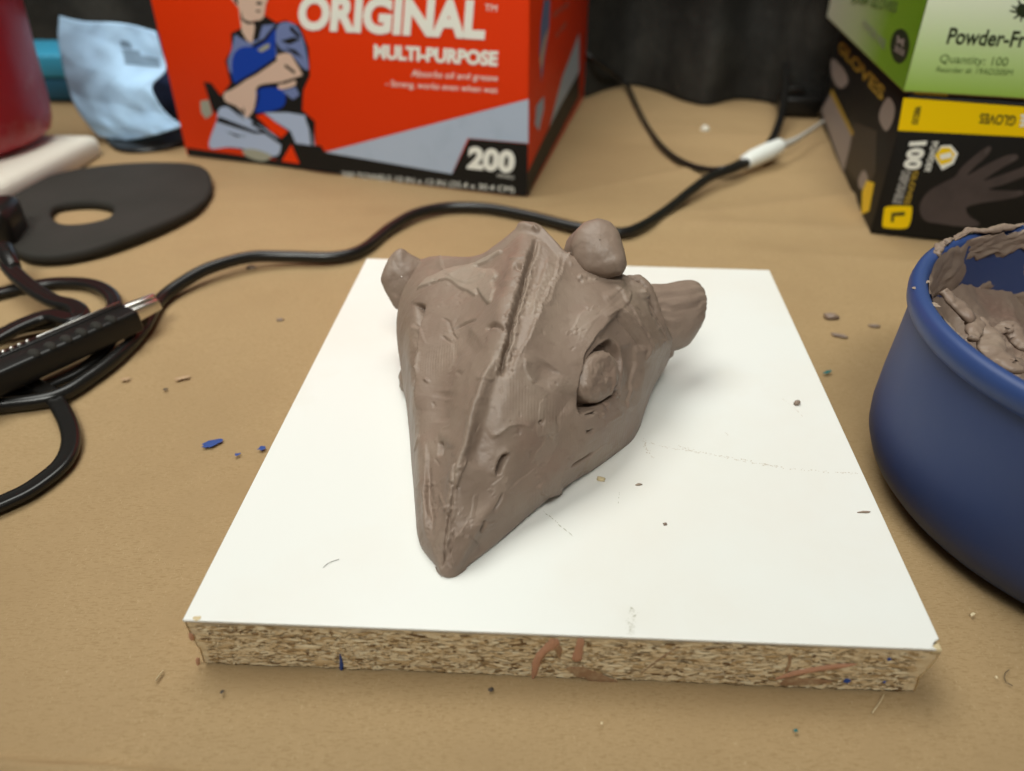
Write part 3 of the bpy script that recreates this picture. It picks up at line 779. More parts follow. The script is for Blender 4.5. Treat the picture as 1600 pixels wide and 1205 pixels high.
f = grid_faces(nr_+1, ns, True)
b0 = np.cross(np.array(V[5*ns+1])-np.array(V[5*ns]), np.array(V[6*ns])-np.array(V[5*ns])) @ nn
build('eyeball', V, f if b0 > 0 else [q[::-1] for q in f], M['clay'], head)
# ear stubs: lofted from paired top and bottom outline points
def stub(name, secs, thick, grooves, seed):
    P = smooth([np.concatenate([onb(*a), onb(*b), [t]]) for (a, b, t) in secs], 60); V = []; ring = 72
    C = (P[:, :3] + P[:, 3:6])/2; ax = np.gradient(C, axis=0); ax /= np.linalg.norm(ax, axis=1)[:, None]
    for i in range(60):
        mj = (P[i, :3] - P[i, 3:6])/2; L = np.linalg.norm(mj); mn = np.cross(mj/max(L, 1e-6), ax[i]); 
        if mn[1] > 0: mn = -mn
        mn /= np.linalg.norm(mn)
        for k in range(ring):
            a = 2*math.pi*k/ring; ca, sa = math.cos(a), math.sin(a)
            p = C[i] + mj*ca + mn*P[i, 6]*sa*(1 if sa > 0 else 1.0)
            out = (mj*ca/max(L, .1) + mn*sa); out /= max(np.linalg.norm(out), 1e-6)
            g = 0
            for (pos, dep, w) in grooves:
                if sa > -.1: g -= dep*math.exp(-((ca - pos - .13*mnoise.noise((i*.07, pos*9, seed)))/w)**2)*min(1, L/6)*min(1, max(0, (50-i)/12))*(.55 + .9*mnoise.noise((i*.09, pos*5, 3)))
            V.append(p + out*(g + .4*mnoise.noise(Vector(p)*.14) + .15*mnoise.noise(Vector(p)*.5)))
    f = grid_faces(60, ring, True)
    V.append(C[-1]); f += [((60-1)*ring + k, (60-1)*ring + (k+1) % ring, len(V)-1) for k in range(ring)]
    m = V[20*ring + ring//4]; nrm = np.cross(np.array(V[20*ring+ring//4+1])-m, np.array(V[21*ring+ring//4])-m)
    okd = nrm @ (m - C[20]) > 0
    return build(name, V, f if okd else [q[::-1] for q in f], M['clay'], head)
stub('ear_stub', [((975,452,38),(1005,540,20),7), ((1000,446,37),(1032,553,15),9), ((1026,444,36),(1043,553,14),9.5), ((1050,441.5,35.5),(1058,548,14.5),9), ((1070,438,35),(1070,541,15),8.5), ((1079,439,34),(1077,532,16.5),8), ((1085,445,32.5),(1082,518,18.5),7), ((1088,454,31),(1086,503,20.5),5), ((1089,465,29),(1088,490,23),2.2), ((1089,474,27),(1089,478,26),.3)],
     9, [(.52, 1.1, .05), (.2, 1.7, .05), (-.02, 1.0, .04), (.78, .8, .05), (-.3, .8, .07)], 3)
def puff(name, outline, zc, dfront, dback, bk, pw, seed, facet=0, m=96, lift=0):
    """lump of clay swollen out from the outline it shows"""
    HO = np.array(outline, float); cu, cv = HO.mean(0); hc = onb(cu, cv, zc); vd = CAM - hc; vd /= np.linalg.norm(vd)
    L = np.vstack([HO, HO[:1]]); t = np.concatenate([[0], np.cumsum(np.linalg.norm(np.diff(L, axis=0), axis=1))]); t /= t[-1]
    lin_ = np.column_stack([np.interp(np.linspace(0, 1, m, endpoint=False), t, L[:, a]) for a in (0, 1)])
    kk = np.array([1, 2, 3, 2, 1])/9.0
    lin_ = np.column_stack([np.convolve(np.concatenate([lin_[-2:, a], lin_[:, a], lin_[:2, a]]), kk, 'valid') for a in (0, 1)])
    fd_ = vd + np.array([0, 0, lift]); fd_ /= np.linalg.norm(fd_)
    OUT = [onplane(u, v, hc, fd_) - hc for u, v in lin_]        # the face leans back by the lift
    V = []; prof = [(0.02, 1)] + [(math.sin(a)**.9, math.cos(a)) for a in np.linspace(.1, math.pi/2, 22)] + [(math.cos(a)**.5, -math.sin(a)) for a in np.linspace(.15, 1.45, 14)]
    bk = np.array(bk)
    for (ro, dpt) in prof:
        for q in range(m):
            p = hc + OUT[q]*ro + (fd_*dfront*dpt**pw if dpt >= 0 else bk*dback*(-dpt))
            w = .6*mnoise.noise(Vector(p)*.11 + Vector((seed, 0, 0))) + .22*mnoise.noise(Vector(p)*.35) + .07*mnoise.noise(Vector(p)*1.1)
            if facet: w += facet*(abs(mnoise.noise(Vector(p)*.09 + Vector((0, seed, 3)))) - .2)
            V.append(p + vd*w*(1 if ro < .97 else .3))
    f = grid_faces(len(prof), m, True)
    sgn_ = np.cross(np.array(V[6*m+1])-V[6*m], np.array(V[7*m])-V[6*m]) @ vd
    return build(name, V, f if sgn_ > 0 else [q[::-1] for q in f], M['clay'], head)
puff('ear_stub', [(664,410),(650,402),(638,396),(627,387),(617,392),(607,404),(600,419),(594,437),(601,454),(610,470),(617,483),(636,486),(654,470),(664,440)], 33, 5.0, 9, (.1, .9, -.4), .6, 2, .7)
# rounded horn on the right of the crest
puff('horn', [(890,388),(896,368),(911,353),(934,346),(954,352),(967,367),(975,393),(980,416),(972,430),(946,436),(915,431),(897,416)], 57, 7.5, 17, (-.25, .85, -.45), .7, 5, .6, lift=.75)
# raised collar of clay where the right ear is joined on
cp = [onb(u, v, z) for u, v, z in ((966,436,47.5),(985,437,46.5),(1000,441,45.5),(1014,464,41),(1027,496,34.5),(1037,524,26.5),(1044,548,15),(1040,566,9))]
o = tube('ear_collar', cp, 2.2, M['clay'], head, 90, 20, 1.0, radii=[.6, 1.5, 2.3, 2.5, 2.2, 2.4, 2.0, .7])
for v in o.data.vertices:
    p = Vector(v.co)/K; v.co += v.normal*K*(.7*mnoise.noise(p*.22) + .35*mnoise.noise(p*.7) + .12*mnoise.noise(p*2))
# left cheek nub
c0_ = onb(634, 592, 5)
V = []
for i in range(16):
    th_ = math.pi*i/15
    for k in range(24):
        a = 2*math.pi*k/24
        p = c0_ + np.array([2.6*math.sin(th_)*math.cos(a), 5.5*math.sin(th_)*math.sin(a), 5.0*math.cos(th_)]); V.append(p + .5*mnoise.noise(Vector(p)*.4))
V = np.array(V); V[:, 2] = np.maximum(V[:, 2], BT+.03)
build('cheek_nub', V, [q[::-1] for q in grid_faces(16, 24, True)], M['clay'], head)

# ------------------------------------------------------------------ blue bowl of clay
BX, BY, BRm, BH = 209.0, 207.0, 80.0, 72.0
bowl = thing('blue_bowl', 'round blue plastic bowl smeared with brown clay inside at the right edge', 'bowl', (BX, BY, 0))
prof = [(0, .6), (66, .6), (70, 1.2), (74.5, 4), (78.2, 8.5), (80.3, 14), (80.8, 20), (80.3, 32), (79.3, 46), (78.6, 58), (78.2, 63.2)]
lathe('wall', prof, BX, BY, M['bowl'], bowl, 160)
rim = [(78.1, 63.0), (79.6, 63.4), (80.6, 65.2), (80.9, 68), (80.2, 70.8), (78.6, 72), (76.6, 71.8), (75.2, 70.4), (74.8, 68)]
lathe('rim', rim, BX, BY, M['bowl_rim'], bowl, 160)
inner = [(74.8, 68.2), (74.4, 60), (73.8, 40), (72, 20), (66, 12), (0, 10)]
lathe('inside_wall', inner, BX, BY, M['bowl'], bowl, 128)
# clay left in the bowl: heap with scooped hollows, thicker at the near wall
nrr, ncc = 150, 360; V = []
for i in range(nrr):
    ro = (i/(nrr-1))
    for k in range(ncc):
        a = 2*math.pi*k/ncc; r = 73.6*ro; x, y = BX + r*math.cos(a), BY + r*math.sin(a)
        edge = ro**7
        near = .5 + .5*math.cos(a - math.radians(222))      # heaped toward the viewer's side
        h = 27 + 7*mnoise.noise((x*.03, y*.03, 1)) + 8*(.5 - abs(mnoise.noise((x*.045, y*.035, 5)))) + (1-ro**5)*5*(.4 - abs(mnoise.noise((x*.11+3, y*.09, 3)))) + (1-.7*ro**5)*2.2*(.4 - abs(mnoise.noise((x*.3, y*.25, 2)))) + .7*mnoise.noise((x*.8, y*.8, 2))
        h += edge*(30*near**1.2 + 7)
        h += 10*near*max(0, ro-.5)*2 * (.6+.6*mnoise.noise((x*.09, y*.09, 8)))
        V.append((x, y, min(h, 69)))
clay_in = thing('bowl_clay', 'scooped heap of brown clay inside the blue bowl', 'clay', (BX, BY, 12))
build('heap', V, grid_faces(nrr, ncc, True), M['clay'], clay_in)
def smear(name, a0, a1, z0, z1, seed, thick=1.1, n=60, m=18, parent=clay_in):
    """patch of clay wiped up the inside wall, with a ragged edge"""
    V = []
    for j in range(m):
        t = j/(m-1)
        for i in range(n):
            s = i/(n-1); a = math.radians(a0 + (a1-a0)*s)
            rag = 3.5*mnoise.noise((s*6+seed, t*2, seed)) + 1.6*mnoise.noise((s*17, t*5, seed))
            z = z0 + (z1-z0)*t + rag*(abs(t-.5)*2)
            e = min(1, 6*min(s, 1-s, t+.02, 1-t+.02)); r = 74.4 - .1 - thick*e*(.7+.5*mnoise.noise((s*9, t*9, seed)))
            r += .9*max(0, min(1, (z-58)/8))
            V.append((BX + r*math.cos(a), BY + r*math.sin(a), min(z, 71.5)))
    return build(name, V, [q[::-1] for q in grid_faces(m, n)], M['clay'], parent)
smear('wall_smear', 118, 168, 52, 71, 1.5, 1.8); smear('wall_smear', 85, 122, 62, 72, 4.2, 1.6); smear('wall_smear', 128, 158, 30, 46, 8.1, 1.6)
smear('wall_smear', 60, 100, 32, 45, 3.3, 1.4); smear('wall_smear', 160, 185, 26, 66, 6.6, 1.4); smear('wall_smear', 98, 116, 36, 42, 9.3, 1)
smear('wall_smear', 102, 126, 40, 50, 5.5, .8); smear('wall_smear', 70, 96, 52, 58, 7.7, .7); smear('wall_smear', 138, 176, 44, 56, 3.9, .9); smear('wall_smear', 186, 262, 40, 68, 2.7, 2.2)
# curls of clay on the heap and crumbs on the rim
def curl(pts, r, seed):
    radii = [r*.5, r, r*1.15, r*.9, r*.5]
    o = tube('clay_curl', pts, r, M['clay'], clay_in, 60, 22, 2.0, radii=radii)
    me = o.data
    for v in me.vertices:
        p = Vector(v.co)/K; v.co += v.normal * K*(1.2*mnoise.noise(p*.16) + .7*mnoise.noise(p*.4 + Vector((seed, 0, 0))) + .12*mnoise.noise(p*2.2))
    return o
curl([at(1475, 455, 64), at(1500, 482, 60), at(1522, 505, 56), at(1520, 530, 56)], 1.7, 1)
curl([at(1532, 500, 56), at(1548, 530, 54), at(1552, 552, 54), at(1580, 572, 56), at(1595, 565, 52)], 2.0, 2)
curl([at(1558, 520, 50), at(1575, 512, 50), at(1590, 530, 48), at(1600, 545, 48)], 1.6, 3)
curl([at(1488, 375, 72), at(1510, 362, 73), at(1535, 360, 73), at(1570, 356, 73), at(1600, 350, 73)], .8, 5)
curl([at(1462, 398, 71.5), at(1470, 384, 72), at(1488, 372, 72.5)], .8, 6)
for i, (u, v, r) in enumerate(((1442, 442, 1.0), (1429, 450, .8), (1450, 440, .7), (1495, 521, .7), (1510, 538, .8), (1462, 476, 1.2), (1540, 548, .9), (1559, 562, .6))):
    fleck('clay_crumb', u, v, r, M['clay_light'], 1.3, .4*i, i, bowl, fn_=lambda a, b: at(a, b, 71.2), n=9)

# ------------------------------------------------------------------ cartons
def carton(name, label, cat, fl, fr, depth, z0, h, mats, parts=True, skew=None):
    """fl, fr: front bottom corners; depth vector; returns root, front Face, left Face, right Face"""
    fl = np.array([fl[0], fl[1], z0]); fr = np.array([fr[0], fr[1], z0]); dp = np.array([depth[0], depth[1], 0.0])
    root = thing(name, label, cat, tuple((fl+fr+dp)/2*np.array([1, 1, 0]) + np.array([0, 0, z0])), 'stacked glove cartons' if 'glove' in name else None)
    bot = [fl, fr, fr+dp, fl+dp]; top = [p + np.array([0, 0, h]) for p in bot]
    bm = prism_bm(bot, top, .9, 2)
    from_bm('carton_body', bm, mats, root, flat=False)
    fdir = (fr-fl)/np.linalg.norm(fr-fl); nf = np.array([fdir[1], -fdir[0], 0]); nf = nf if nf[1] < 0 else -nf
    dd = dp/np.linalg.norm(dp); nl = np.array([-dd[1], dd[0], 0]); nl = nl if nl[0] < 0 else -nl
    return root, Face(fl, nf), Face(fl, nl), Face(fr, -nl)

# red towel carton
a = at(292, 244); b = at(824, 308)
rb, RF, RL, RR = carton('towel_carton', 'red towel carton printed with a kneeling worker and large white lettering', 'box', a, b, (58, 263), .4, 240, M['red_print'])
pr = lambda pts, m_, off=.2, sm=0, nm='printed_panel': poly(nm, RF, pts, M[m_], rb, off, sm)
pr([(294,243),(823.5,307),(824.8,240),(735,219),(708,271),(506,236),(502,228),(466,224),(450,253),(291,231)], 'box_black', .15)
pr([(508,238),(826,155),(825.2,224),(731,216),(706,272)], 'steel_print', .20)
pr([(733,217),(825,225),(824,292),(706,273)], 'box_black', .25)
# worker illustration, generic
W = lambda pts, m_, off, sm=0: poly('worker_print', RF, pts, M[m_], rb, off, sm)
W([(361,52),(362,76),(352,95),(355,108),(360,130),(345,150),(330,130),(318,128),(326,150),(340,180),(332,228),(370,232),(440,252),(462,250),(470,225),(492,228),(492,190),(472,172),(474,140),(484,118),(482,75),(468,40),(446,32),(432,36),(415,25)], 'box_black', .26, 0)
W([(327,230),(338,190),(345,168),(372,172),(395,190),(420,205),(438,222),(436,240),(425,244),(400,236),(360,230)], 'trouser_print', .32, 60)
W([(412,176),(450,176),(480,181),(487,200),(492,228),(462,224),(454,205),(430,190)], 'trouser_print', .33, 0)
W([(400,181),(412,178),(450,205),(440,216),(424,206)], 'red_print', .36)
W([(440,252),(455,226),(468,256)], 'red_print', .37)
W([(378,236),(396,233),(424,243),(412,252),(390,247)], 'sole_print', .34, 40)
W([(313,158),(326,156),(332,178),(322,186),(314,176)], 'sole_print', .34)
W([(367,54),(386,66),(404,62),(410,40),(430,38),(428,60),(433,85),(410,105),(370,128),(358,110),(356,95),(362,78)], 'shirt_print', .30)
W([(436,38),(456,36),(470,52),(478,80),(482,108),(472,105),(455,85),(438,76),(430,60)], 'shirt_print', .34, 50)
W([(438,64),(458,58),(470,62),(452,70)], 'box_black', .37); W([(444,74),(462,78),(474,92),(458,84)], 'box_black', .37)
W([(366,84),(378,74),(402,70),(428,44),(430,72),(428,92),(400,112),(368,130),(362,104)], 'blue_print', .36, 60)
W([(404,140),(440,138),(446,150),(440,168),(404,176),(398,166)], 'blue_print', .36, 40)
W([(402,78),(414,70),(422,68),(420,76),(408,82)], 'sole_print', .38)
W([(440,142),(462,136),(468,148),(458,156)], 'shirt_print', .37)
W([(372,0),(374,22),(378,50),(386,64),(394,68),(398,44),(396,30),(384,0)], 'skin_print', .38)
W([(364,-6),(366,4),(376,16),(384,30),(404,32),(412,26),(415,8),(416,-8)], 'skin_print', .39, 40)
W([(402,2),(410,4),(408,8),(400,7)], 'box_black', .41); W([(400,16),(408,16),(406,19),(400,19)], 'box_black', .41)
W([(364,-8),(370,-8),(372,8),(368,6)], 'box_black', .40)
W([(350,146),(362,140),(378,130),(400,114),(428,98),(434,86),(452,84),(462,98),(472,116),(468,122),(440,128),(404,134),(400,152),(396,172),(386,184),(380,178),(368,166),(352,158)], 'skin_print', .42, 90)
W([(436,132),(460,126),(460,134),(438,140)], 'skin_print', .42, 24)
for q in ([(350,158),(366,170),(380,186),(384,188),(370,178),(352,164)], [(380,166),(383,176),(381,180),(379,174)], [(404,134),(440,128),(466,122),(440,131),(408,138)], [(352,205),(375,212),(388,212),(370,214)]):
    W(q, 'box_black', .44)
W([(318,128),(330,140),(344,152),(342,162),(334,178),(328,160)], 'box_black', .40)
for q in ([(440,128),(472,118),(474,121),(442,132)], [(404,134),(402,150),(397,170),(400,171),(405,152)], [(366,168),(372,180),(376,182),(370,166)], [(372,172),(378,182),(382,184),(376,170)], [(388,60),(394,70),(412,60),(428,40),(431,42),(415,64),(396,75)],
          [(370,128),(398,112),(430,90),(434,94),(402,116),(372,132)], [(338,190),(342,182),(400,205),(420,206),(418,209),(398,209)], [(395,190),(440,222),(438,226),(392,194)], [(480,181),(487,200),(490,228),(486,228),(483,202),(476,182)], [(455,40),(470,56),(466,60),(452,46)], [(446,100),(462,112),(460,116),(444,104)], [(376,16),(380,30),(390,34),(404,33),(404,36),(388,38),(377,32)]):
    W(q, 'box_black', .46)
# words
Lt = lambda t, cs, m_='white_print', bd=.0, sh=0: lettering('lettering', RF, t, cs, M[m_], rb, .5, bd, sh)
Lt('ORIGINAL', [(464, 47), (757, 63), (762, 0), (468, -9)], bd=.05)
Lt('TM', [(757, 17), (776, 18.5), (777, 8), (758, 6.5)])
Lt('MULTI-PURPOSE', [(584, 92), (777, 104), (779, 80), (584, 69)], bd=.05)
Lt('Absorbs oil and grease', [(642, 123), (777, 130), (778, 117), (644, 109)])
Lt('- Strong, works even when wet', [(602, 138), (777, 149), (778, 136), (603, 125)])
Lt('200', [(729, 264), (803, 272), (806, 236), (733, 228)], bd=.055)
Lt('TOWELS', [(776, 277), (803, 280), (803, 275), (776, 272)])
Lt('200 TOWELS 10 IN x 12 IN (25.4 x 30.4 CM)', [(533, 279), (803, 304), (804, 292), (534, 268)])
# right side of the carton
rp = lambda pts, m_, off=.2: poly('printed_panel', RR, pts, M[m_], rb, off)
rp([(823.5, 307), (905, 151), (905, 112), (872, 172), (852, 212), (824.6, 270)], 'box_black', .2)
rp([(905, 52), (878, 122), (858, 200), (872, 172), (905, 112)], 'steel_print', .24)
rp([(850, 0), (860, 0), (858, 45), (850, 95), (846, 130), (843, 85), (845, 40)], 'shirt_print', .26)
rp([(858, 42), (852, 70), (846, 110), (843, 95), (850, 60)], 'skin_print', .3)
rp([(838, 165), (850, 150), (850, 170), (842, 205), (836, 195)], 'trouser_print', .28)
lettering('lettering', RR, 'SHOP TOWELS', [(864, 30), (889, 9), (890, 1), (865, 19)], M['pale_print'], rb, .3)
lettering('lettering', RR, 'MULTI-PURPOSE', [(868, 62), (885, 40), (886, 32), (869, 52)], M['pale_print'], rb, .3)

# black and yellow glove carton with the green one on top
a = at(1359, 366); b = at(1600, 396) 
p1 = at(1465, 376.5)
fdir = (p1 - a)/np.linalg.norm(p1 - a)
fr = a + fdir*122
bk_ = at(1280, 187)
gb, GF, GL, GR = carton('glove_carton', 'black glove carton with yellow band, standing upside down under the green one', 'box', a, fr, (bk_ - a)[:2]*1.0, .4, 81, M['box_black'])
g = lambda pts, m_, off=.2, sm=0, face=GF, nm='printed_panel': poly(nm, face, pts, M[m_], gb, off, sm)
g([(1412, 153), (1640, 170), (1640, 216), (1403, 204)], 'yellow_print')
lettering('lettering', GF, 'GLOVES', [(1588, 181), (1531, 177), (1530, 193), (1586, 197)], M['ink'], gb, .4, .02, .15)
lettering('lettering', GF, 'NITRILE', [(1650, 181), (1594, 179), (1593, 198), (1648, 199)], M['white_print'], gb, .4, .04, .15)
lettering('lettering', GF, '98535', [(1430, 166), (1424, 194), (1434, 195), (1440, 167)], M['ink'], gb, .4, .02)
lettering('lettering', GF, '100', [(1421, 222), (1410, 264), (1438, 266), (1449, 220)], M['white_print'], gb, .4, .06)
lettering('lettering', GF, 'DISPOSABLE', [(1409, 267), (1394, 318), (1409, 319), (1424, 267)], M['grey_print'], gb, .4, .06)
lettering('lettering', GF, 'GLOVES', [(1427, 267), (1412, 319), (1421, 320), (1436, 266)], M['gold_print'], gb, .4, .04)
lettering('lettering', GF, 'POWDER', [(1456, 222), (1444, 268), (1453, 270), (1467, 221)], M['white_print'], gb, .4, .02)
g([(1460, 245), (1470, 228), (1486, 227), (1497, 240), (1490, 256), (1472, 266)], 'white_print', .25)
g([(1461, 243), (1471, 231), (1484, 231), (1492, 241), (1486, 253), (1470, 258)], 'yellow_print', .35)
g([(1468, 242), (1486, 238), (1488, 246), (1470, 250)], 'white_print', .42)
g([(1386, 323), (1420, 322), (1425, 326), (1422, 348), (1414, 357), (1384, 356), (1379, 351), (1381, 332)], 'yellow_print', .25, 40)
lettering('lettering', GF, 'L', [(1393, 333), (1392, 347), (1413, 348), (1414, 331)], M['ink'], gb, .4, .03)
# printed glove on the front
g([(1437, 322), (1450, 300), (1475, 285), (1492, 276), (1502, 262), (1520, 246), (1535, 234), (1546, 228), (1549, 234), (1540, 246), (1522, 262), (1512, 274), (1540, 258), (1570, 244), (1588, 241), (1590, 249), (1570, 260), (1545, 276), (1540, 282), (1580, 268), (1610, 258), (1612, 270), (1570, 288), (1545, 296), (1580, 298), (1598, 298), (1598, 305), (1570, 312), (1530, 318), (1510, 325), (1515, 338), (1530, 348), (1526, 354), (1500, 354), (1470, 350), (1444, 344)], 'glove_print', .22, 150, nm='glove_print')
for q in ([(1538, 236), (1546, 230), (1546, 235), (1540, 242)], [(1578, 248), (1587, 243), (1587, 249), (1580, 253)], [(1588, 300), (1596, 299), (1595, 303)]): g(q, 'glove_light', .3)
# left face of the glove carton
gl = lambda pts, m_, off=.2, sm=0: poly('printed_panel', GL, pts, M[m_], gb, off, sm)
gl([(1283, 172), (1301, 140), (1333, 208), (1318, 270)], 'pale_print', .2)
gl([(1300, 138), (1334, 207), (1331, 214), (1297, 146)], 'gold_print', .25)
gl([(1334, 190), (1370, 205), (1368, 270), (1352, 300), (1322, 262)], 'side_print', .2)
gl([(1300, 92), (1318, 108), (1325, 128), (1312, 138), (1300, 120)], 'pale_print', .24, 24)
gl([(1376, 170), (1388, 152), (1398, 168), (1394, 192), (1384, 205), (1374, 188)], 'pale_print', .24, 30)
gl([(1347, 300), (1354, 282), (1366, 286), (1358, 330), (1346, 335)], 'yellow_print', .26); gl([(1342, 278), (1350, 266), (1356, 280), (1350, 296), (1342, 292)], 'pale_print', .24, 20)
lettering('lettering', GL, 'GLOVES', [(1308, 78), (1378, 160), (1384, 138), (1314, 62)], M['gold_print'], gb, .3, .04)
# top flap edge seen in the gap
g([(1428, 146.5), (1481, 150), (1481, 146), (1430, 142.5)], 'yellow_print', .3)

zg = 83.0
a2 = at(1411, 144.5, zg); fr2 = a2 + fdir*130; bk2 = at(1292, 28, zg)
gr, EF, EL, ER = carton('glove_carton', 'green powder-free glove carton lying on top of the black and yellow one', 'box', a2, fr2, (bk2 - a2)[:2], zg, 78, M['card'])
def tone_panel(name, face, corners, m_, nu, nv, along, off=.25):
    q = corners; V = []; T = []
    for j in range(nv):
        for i in range(nu):
            s, t = i/(nu-1), j/(nv-1)
            V.append((1-s)*(1-t)*q[0] + s*(1-t)*q[1] + s*t*q[2] + (1-s)*t*q[3] + face.n*off); T.append(t if along else s)
    f = grid_faces(nv, nu); mth = np.cross(np.array(V[1])-V[0], np.array(V[nu])-V[0]) @ face.n
    return build(name, V, f if mth > 0 else [x[::-1] for x in f], M[m_], gr, flat=True, col=np.array(T))
up_ = np.array([0, 0, 76.0]); s1 = np.array([0, 0, 1.0])
tone_panel('printed_panel', EF, [a2 + s1, fr2 + s1, fr2 + up_*.75, a2 + up_*.75], 'green_front', 4, 20, True)
tone_panel('printed_panel', EL, [bk2 + s1, a2 + s1, a2 + up_, bk2 + up_], 'green_side', 20, 4, False)
g2 = lambda face, pts, m_, off=.4, sm=0: poly('printed_mark', face, pts, M[m_], gr, off, sm)
lettering('lettering', EF, 'Powder-Free', [(1478, 69), (1628, 76), (1632, 51), (1483, 43)], M['ink'], gr, .5, .02, .12)
lettering('lettering', EF, 'Quantity: 100', [(1467, 101), (1574, 108), (1576, 90), (1470, 85)], M['ink_soft'], gr, .5, .0, .12)
lettering('lettering', EF, 'Reorder #: 19AD20SM', [(1462, 113), (1582, 119), (1584, 109), (1464, 104)], M['ink_soft'], gr, .5, .0, .12)
g2(EF, [(1588, 12), (1596, 6), (1610, 10), (1612, 26), (1600, 28), (1590, 22)], 'ink', .45, 24)
for q in ([(1590, 12), (1580, 8), (1581, 10), (1589, 15)], [(1589, 17), (1578, 16), (1578, 18), (1589, 20)], [(1591, 21), (1583, 29), (1585, 30), (1594, 24)], [(1595, 24), (1594, 34), (1596, 34), (1598, 25)], [(1594, 8), (1589, 0), (1591, -1), (1597, 7)]): g2(EF, q, 'ink', .45)
g2(EL, [(1391, 72), (1396, 52), (1407, 45), (1417, 52), (1421, 70), (1416, 90), (1406, 99), (1396, 92)], 'ink', .4, 40)
lettering('lettering', EL, 'SIZE', [(1397, 80), (1412, 88), (1414, 80), (1399, 70)], M['pale_print'], gr, .5, .04)
lettering('lettering', EL, 'M', [(1401, 68), (1411, 74), (1413, 62), (1402, 55)], M['pale_print'], gr, .5, .04)
lettering('lettering', EL, 'POWDER FREE', [(1346, 42), (1382, 78), (1384, 64), (1350, 30)], M['grey_print'], gr, .5, .0)
lettering('lettering', EL, 'EXAM GLOVES', [(1330, 4), (1400, 20), (1404, 4), (1334, -14)], M['ink_soft'], gr, .5, .03)

# ------------------------------------------------------------------ foam disc with a hole
def ring_slab(name, outer, inner, z, th, mt, n=96, parent=None, warp=0.0):
    O = [at(u, v, z) for u, v in smooth(outer, n, True)]; cx = np.mean([at(u, v, z) for u, v in inner], axis=0)
    Ii = smooth(inner, n, True); Ii = [at(u, v, z) for u, v in Ii]
    ang = lambda p: math.atan2(p[1]-cx[1], p[0]-cx[0])
    angs = np.linspace(-math.pi, math.pi, n, endpoint=False)
    def res(L):
        A_ = np.array([ang(p) for p in L]); Rr = np.array([np.hypot(p[0]-cx[0], p[1]-cx[1]) for p in L]); o_ = np.argsort(A_)
        return np.interp(angs, np.concatenate([A_[o_]-2*math.pi, A_[o_], A_[o_]+2*math.pi]), np.tile(Rr[o_], 3))
    ro, ri = res(O), res(Ii); V = []
    prof = [(0, z-th), (0, z-.6), (.04, z), (.25, z), (.5, z), (.75, z), (.96, z), (1, z-.7), (1, z-th)]
    for (t, zz_) in prof:
        for k in range(n):
            r = ri[k] + (ro[k]-ri[k])*t; x, y = cx[0]+r*math.cos(angs[k]), cx[1]+r*math.sin(angs[k])
            V.append((x, y, zz_ + warp*mnoise.noise((x*.012, y*.012, 2)) * (1 if zz_ > z-th else 0)))
    f = grid_faces(len(prof), n, True)
    f += [((len(prof)-1)*n+k, (len(prof)-1)*n+(k+1) % n, (k+1) % n, k) for k in range(n)]
    return build(name, V, f, mt, parent)
d = ring_slab('foam_disc', [(0, 330), (10, 305), (35, 290), (75, 274), (125, 262), (180, 255), (240, 252), (295, 254), (322, 264), (330, 282), (325, 302), (300, 325), (255, 348), (200, 370), (150, 386), (100, 396), (60, 398), (30, 392), (8, 372)],
    [(78, 334), (84, 322), (105, 316), (140, 314), (168, 318), (178, 327), (170, 340), (140, 348), (105, 350), (86, 345)], 6.5, 6.0, M['foam'], warp=1.5)
tag(d, 'irregular black foam disc with an oval hole lying left of the red carton', 'foam disc')
# black lid under the blue towel
def slab(name, pts, z, th, mt, n=60, parent=None, dome=0):
    P = [at(u, v, z) for u, v in smooth(pts, n, True)]; c = np.mean(P, axis=0); V = []
    prof = [(1, z-th), (1, z-.8), (.97, z), (.5, z+dome), (.02, z+dome)]
    for (t, zz_) in prof:
        for p in P: q = c + (p-c)*t; V.append((q[0], q[1], zz_))
    f = grid_faces(len(prof), n, True); f.append(list(range(n))[::-1])
    area2 = sum(P[i][0]*P[(i+1) % n][1]-P[(i+1) % n][0]*P[i][1] for i in range(n))
    return build(name, V, f if area2 > 0 else [q[::-1] for q in f], mt, parent)
d = slab('rubber_lid', [(164, 212), (175, 198), (215, 186), (262, 178), (310, 176), (318, 190), (300, 214), (262, 228), (215, 234), (180, 230)], 3.4, 3.0, M['black_rubber'])
tag(d, 'flat black rubber lid on the paper under the blue towel', 'lid')

# ------------------------------------------------------------------ white pad and red tub at the far left
def pad():
    E = [at(u, v, 13) for u, v in ((-260, 410), (-60, 328), (0, 297), (62, 265), (115, 238), (150, 217))]
    P = smooth(E, 60); V = []
    q = [(0, 1), (-.6, 3), (-.9, 8), (-.4, 12), (1.2, 15), (5, 16.6), (20, 17.2), (60, 17.4), (105, 17.0), (111, 14), (113, 8), (112, 1)]
    T = np.gradient(P, axis=0); T /= np.linalg.norm(T, axis=1)[:, None]
    for i, p in enumerate(P):
        s = np.array([-T[i][1], T[i][0], 0]); s = s if s[1] > 0 else -s
        k = 1.0 - .12*max(0, (i-44)/16)**2
        for (dd_, z) in q: V.append(np.array([p[0], p[1], 0]) + s*dd_ + np.array([0, 0, z*k + .6*mnoise.noise((p[0]*.03, z*.1, dd_*.05))]))
    f = grid_faces(60, len(q)); f.append(list(range(len(q)))); f.append([59*len(q)+k for k in range(len(q))][::-1])
    bmx = build('foam_pad', V, [x[::-1] for x in f], M['white_foam'])
    return bmx
tag(pad(), 'thick white foam pad with rounded edge under the red tub', 'pad')
tub = thing('red_tub', 'dusty red plastic tub standing on the white foam pad at the far left', 'tub', (-480, 640, 22))
TX, TY = -405.0, 565.0
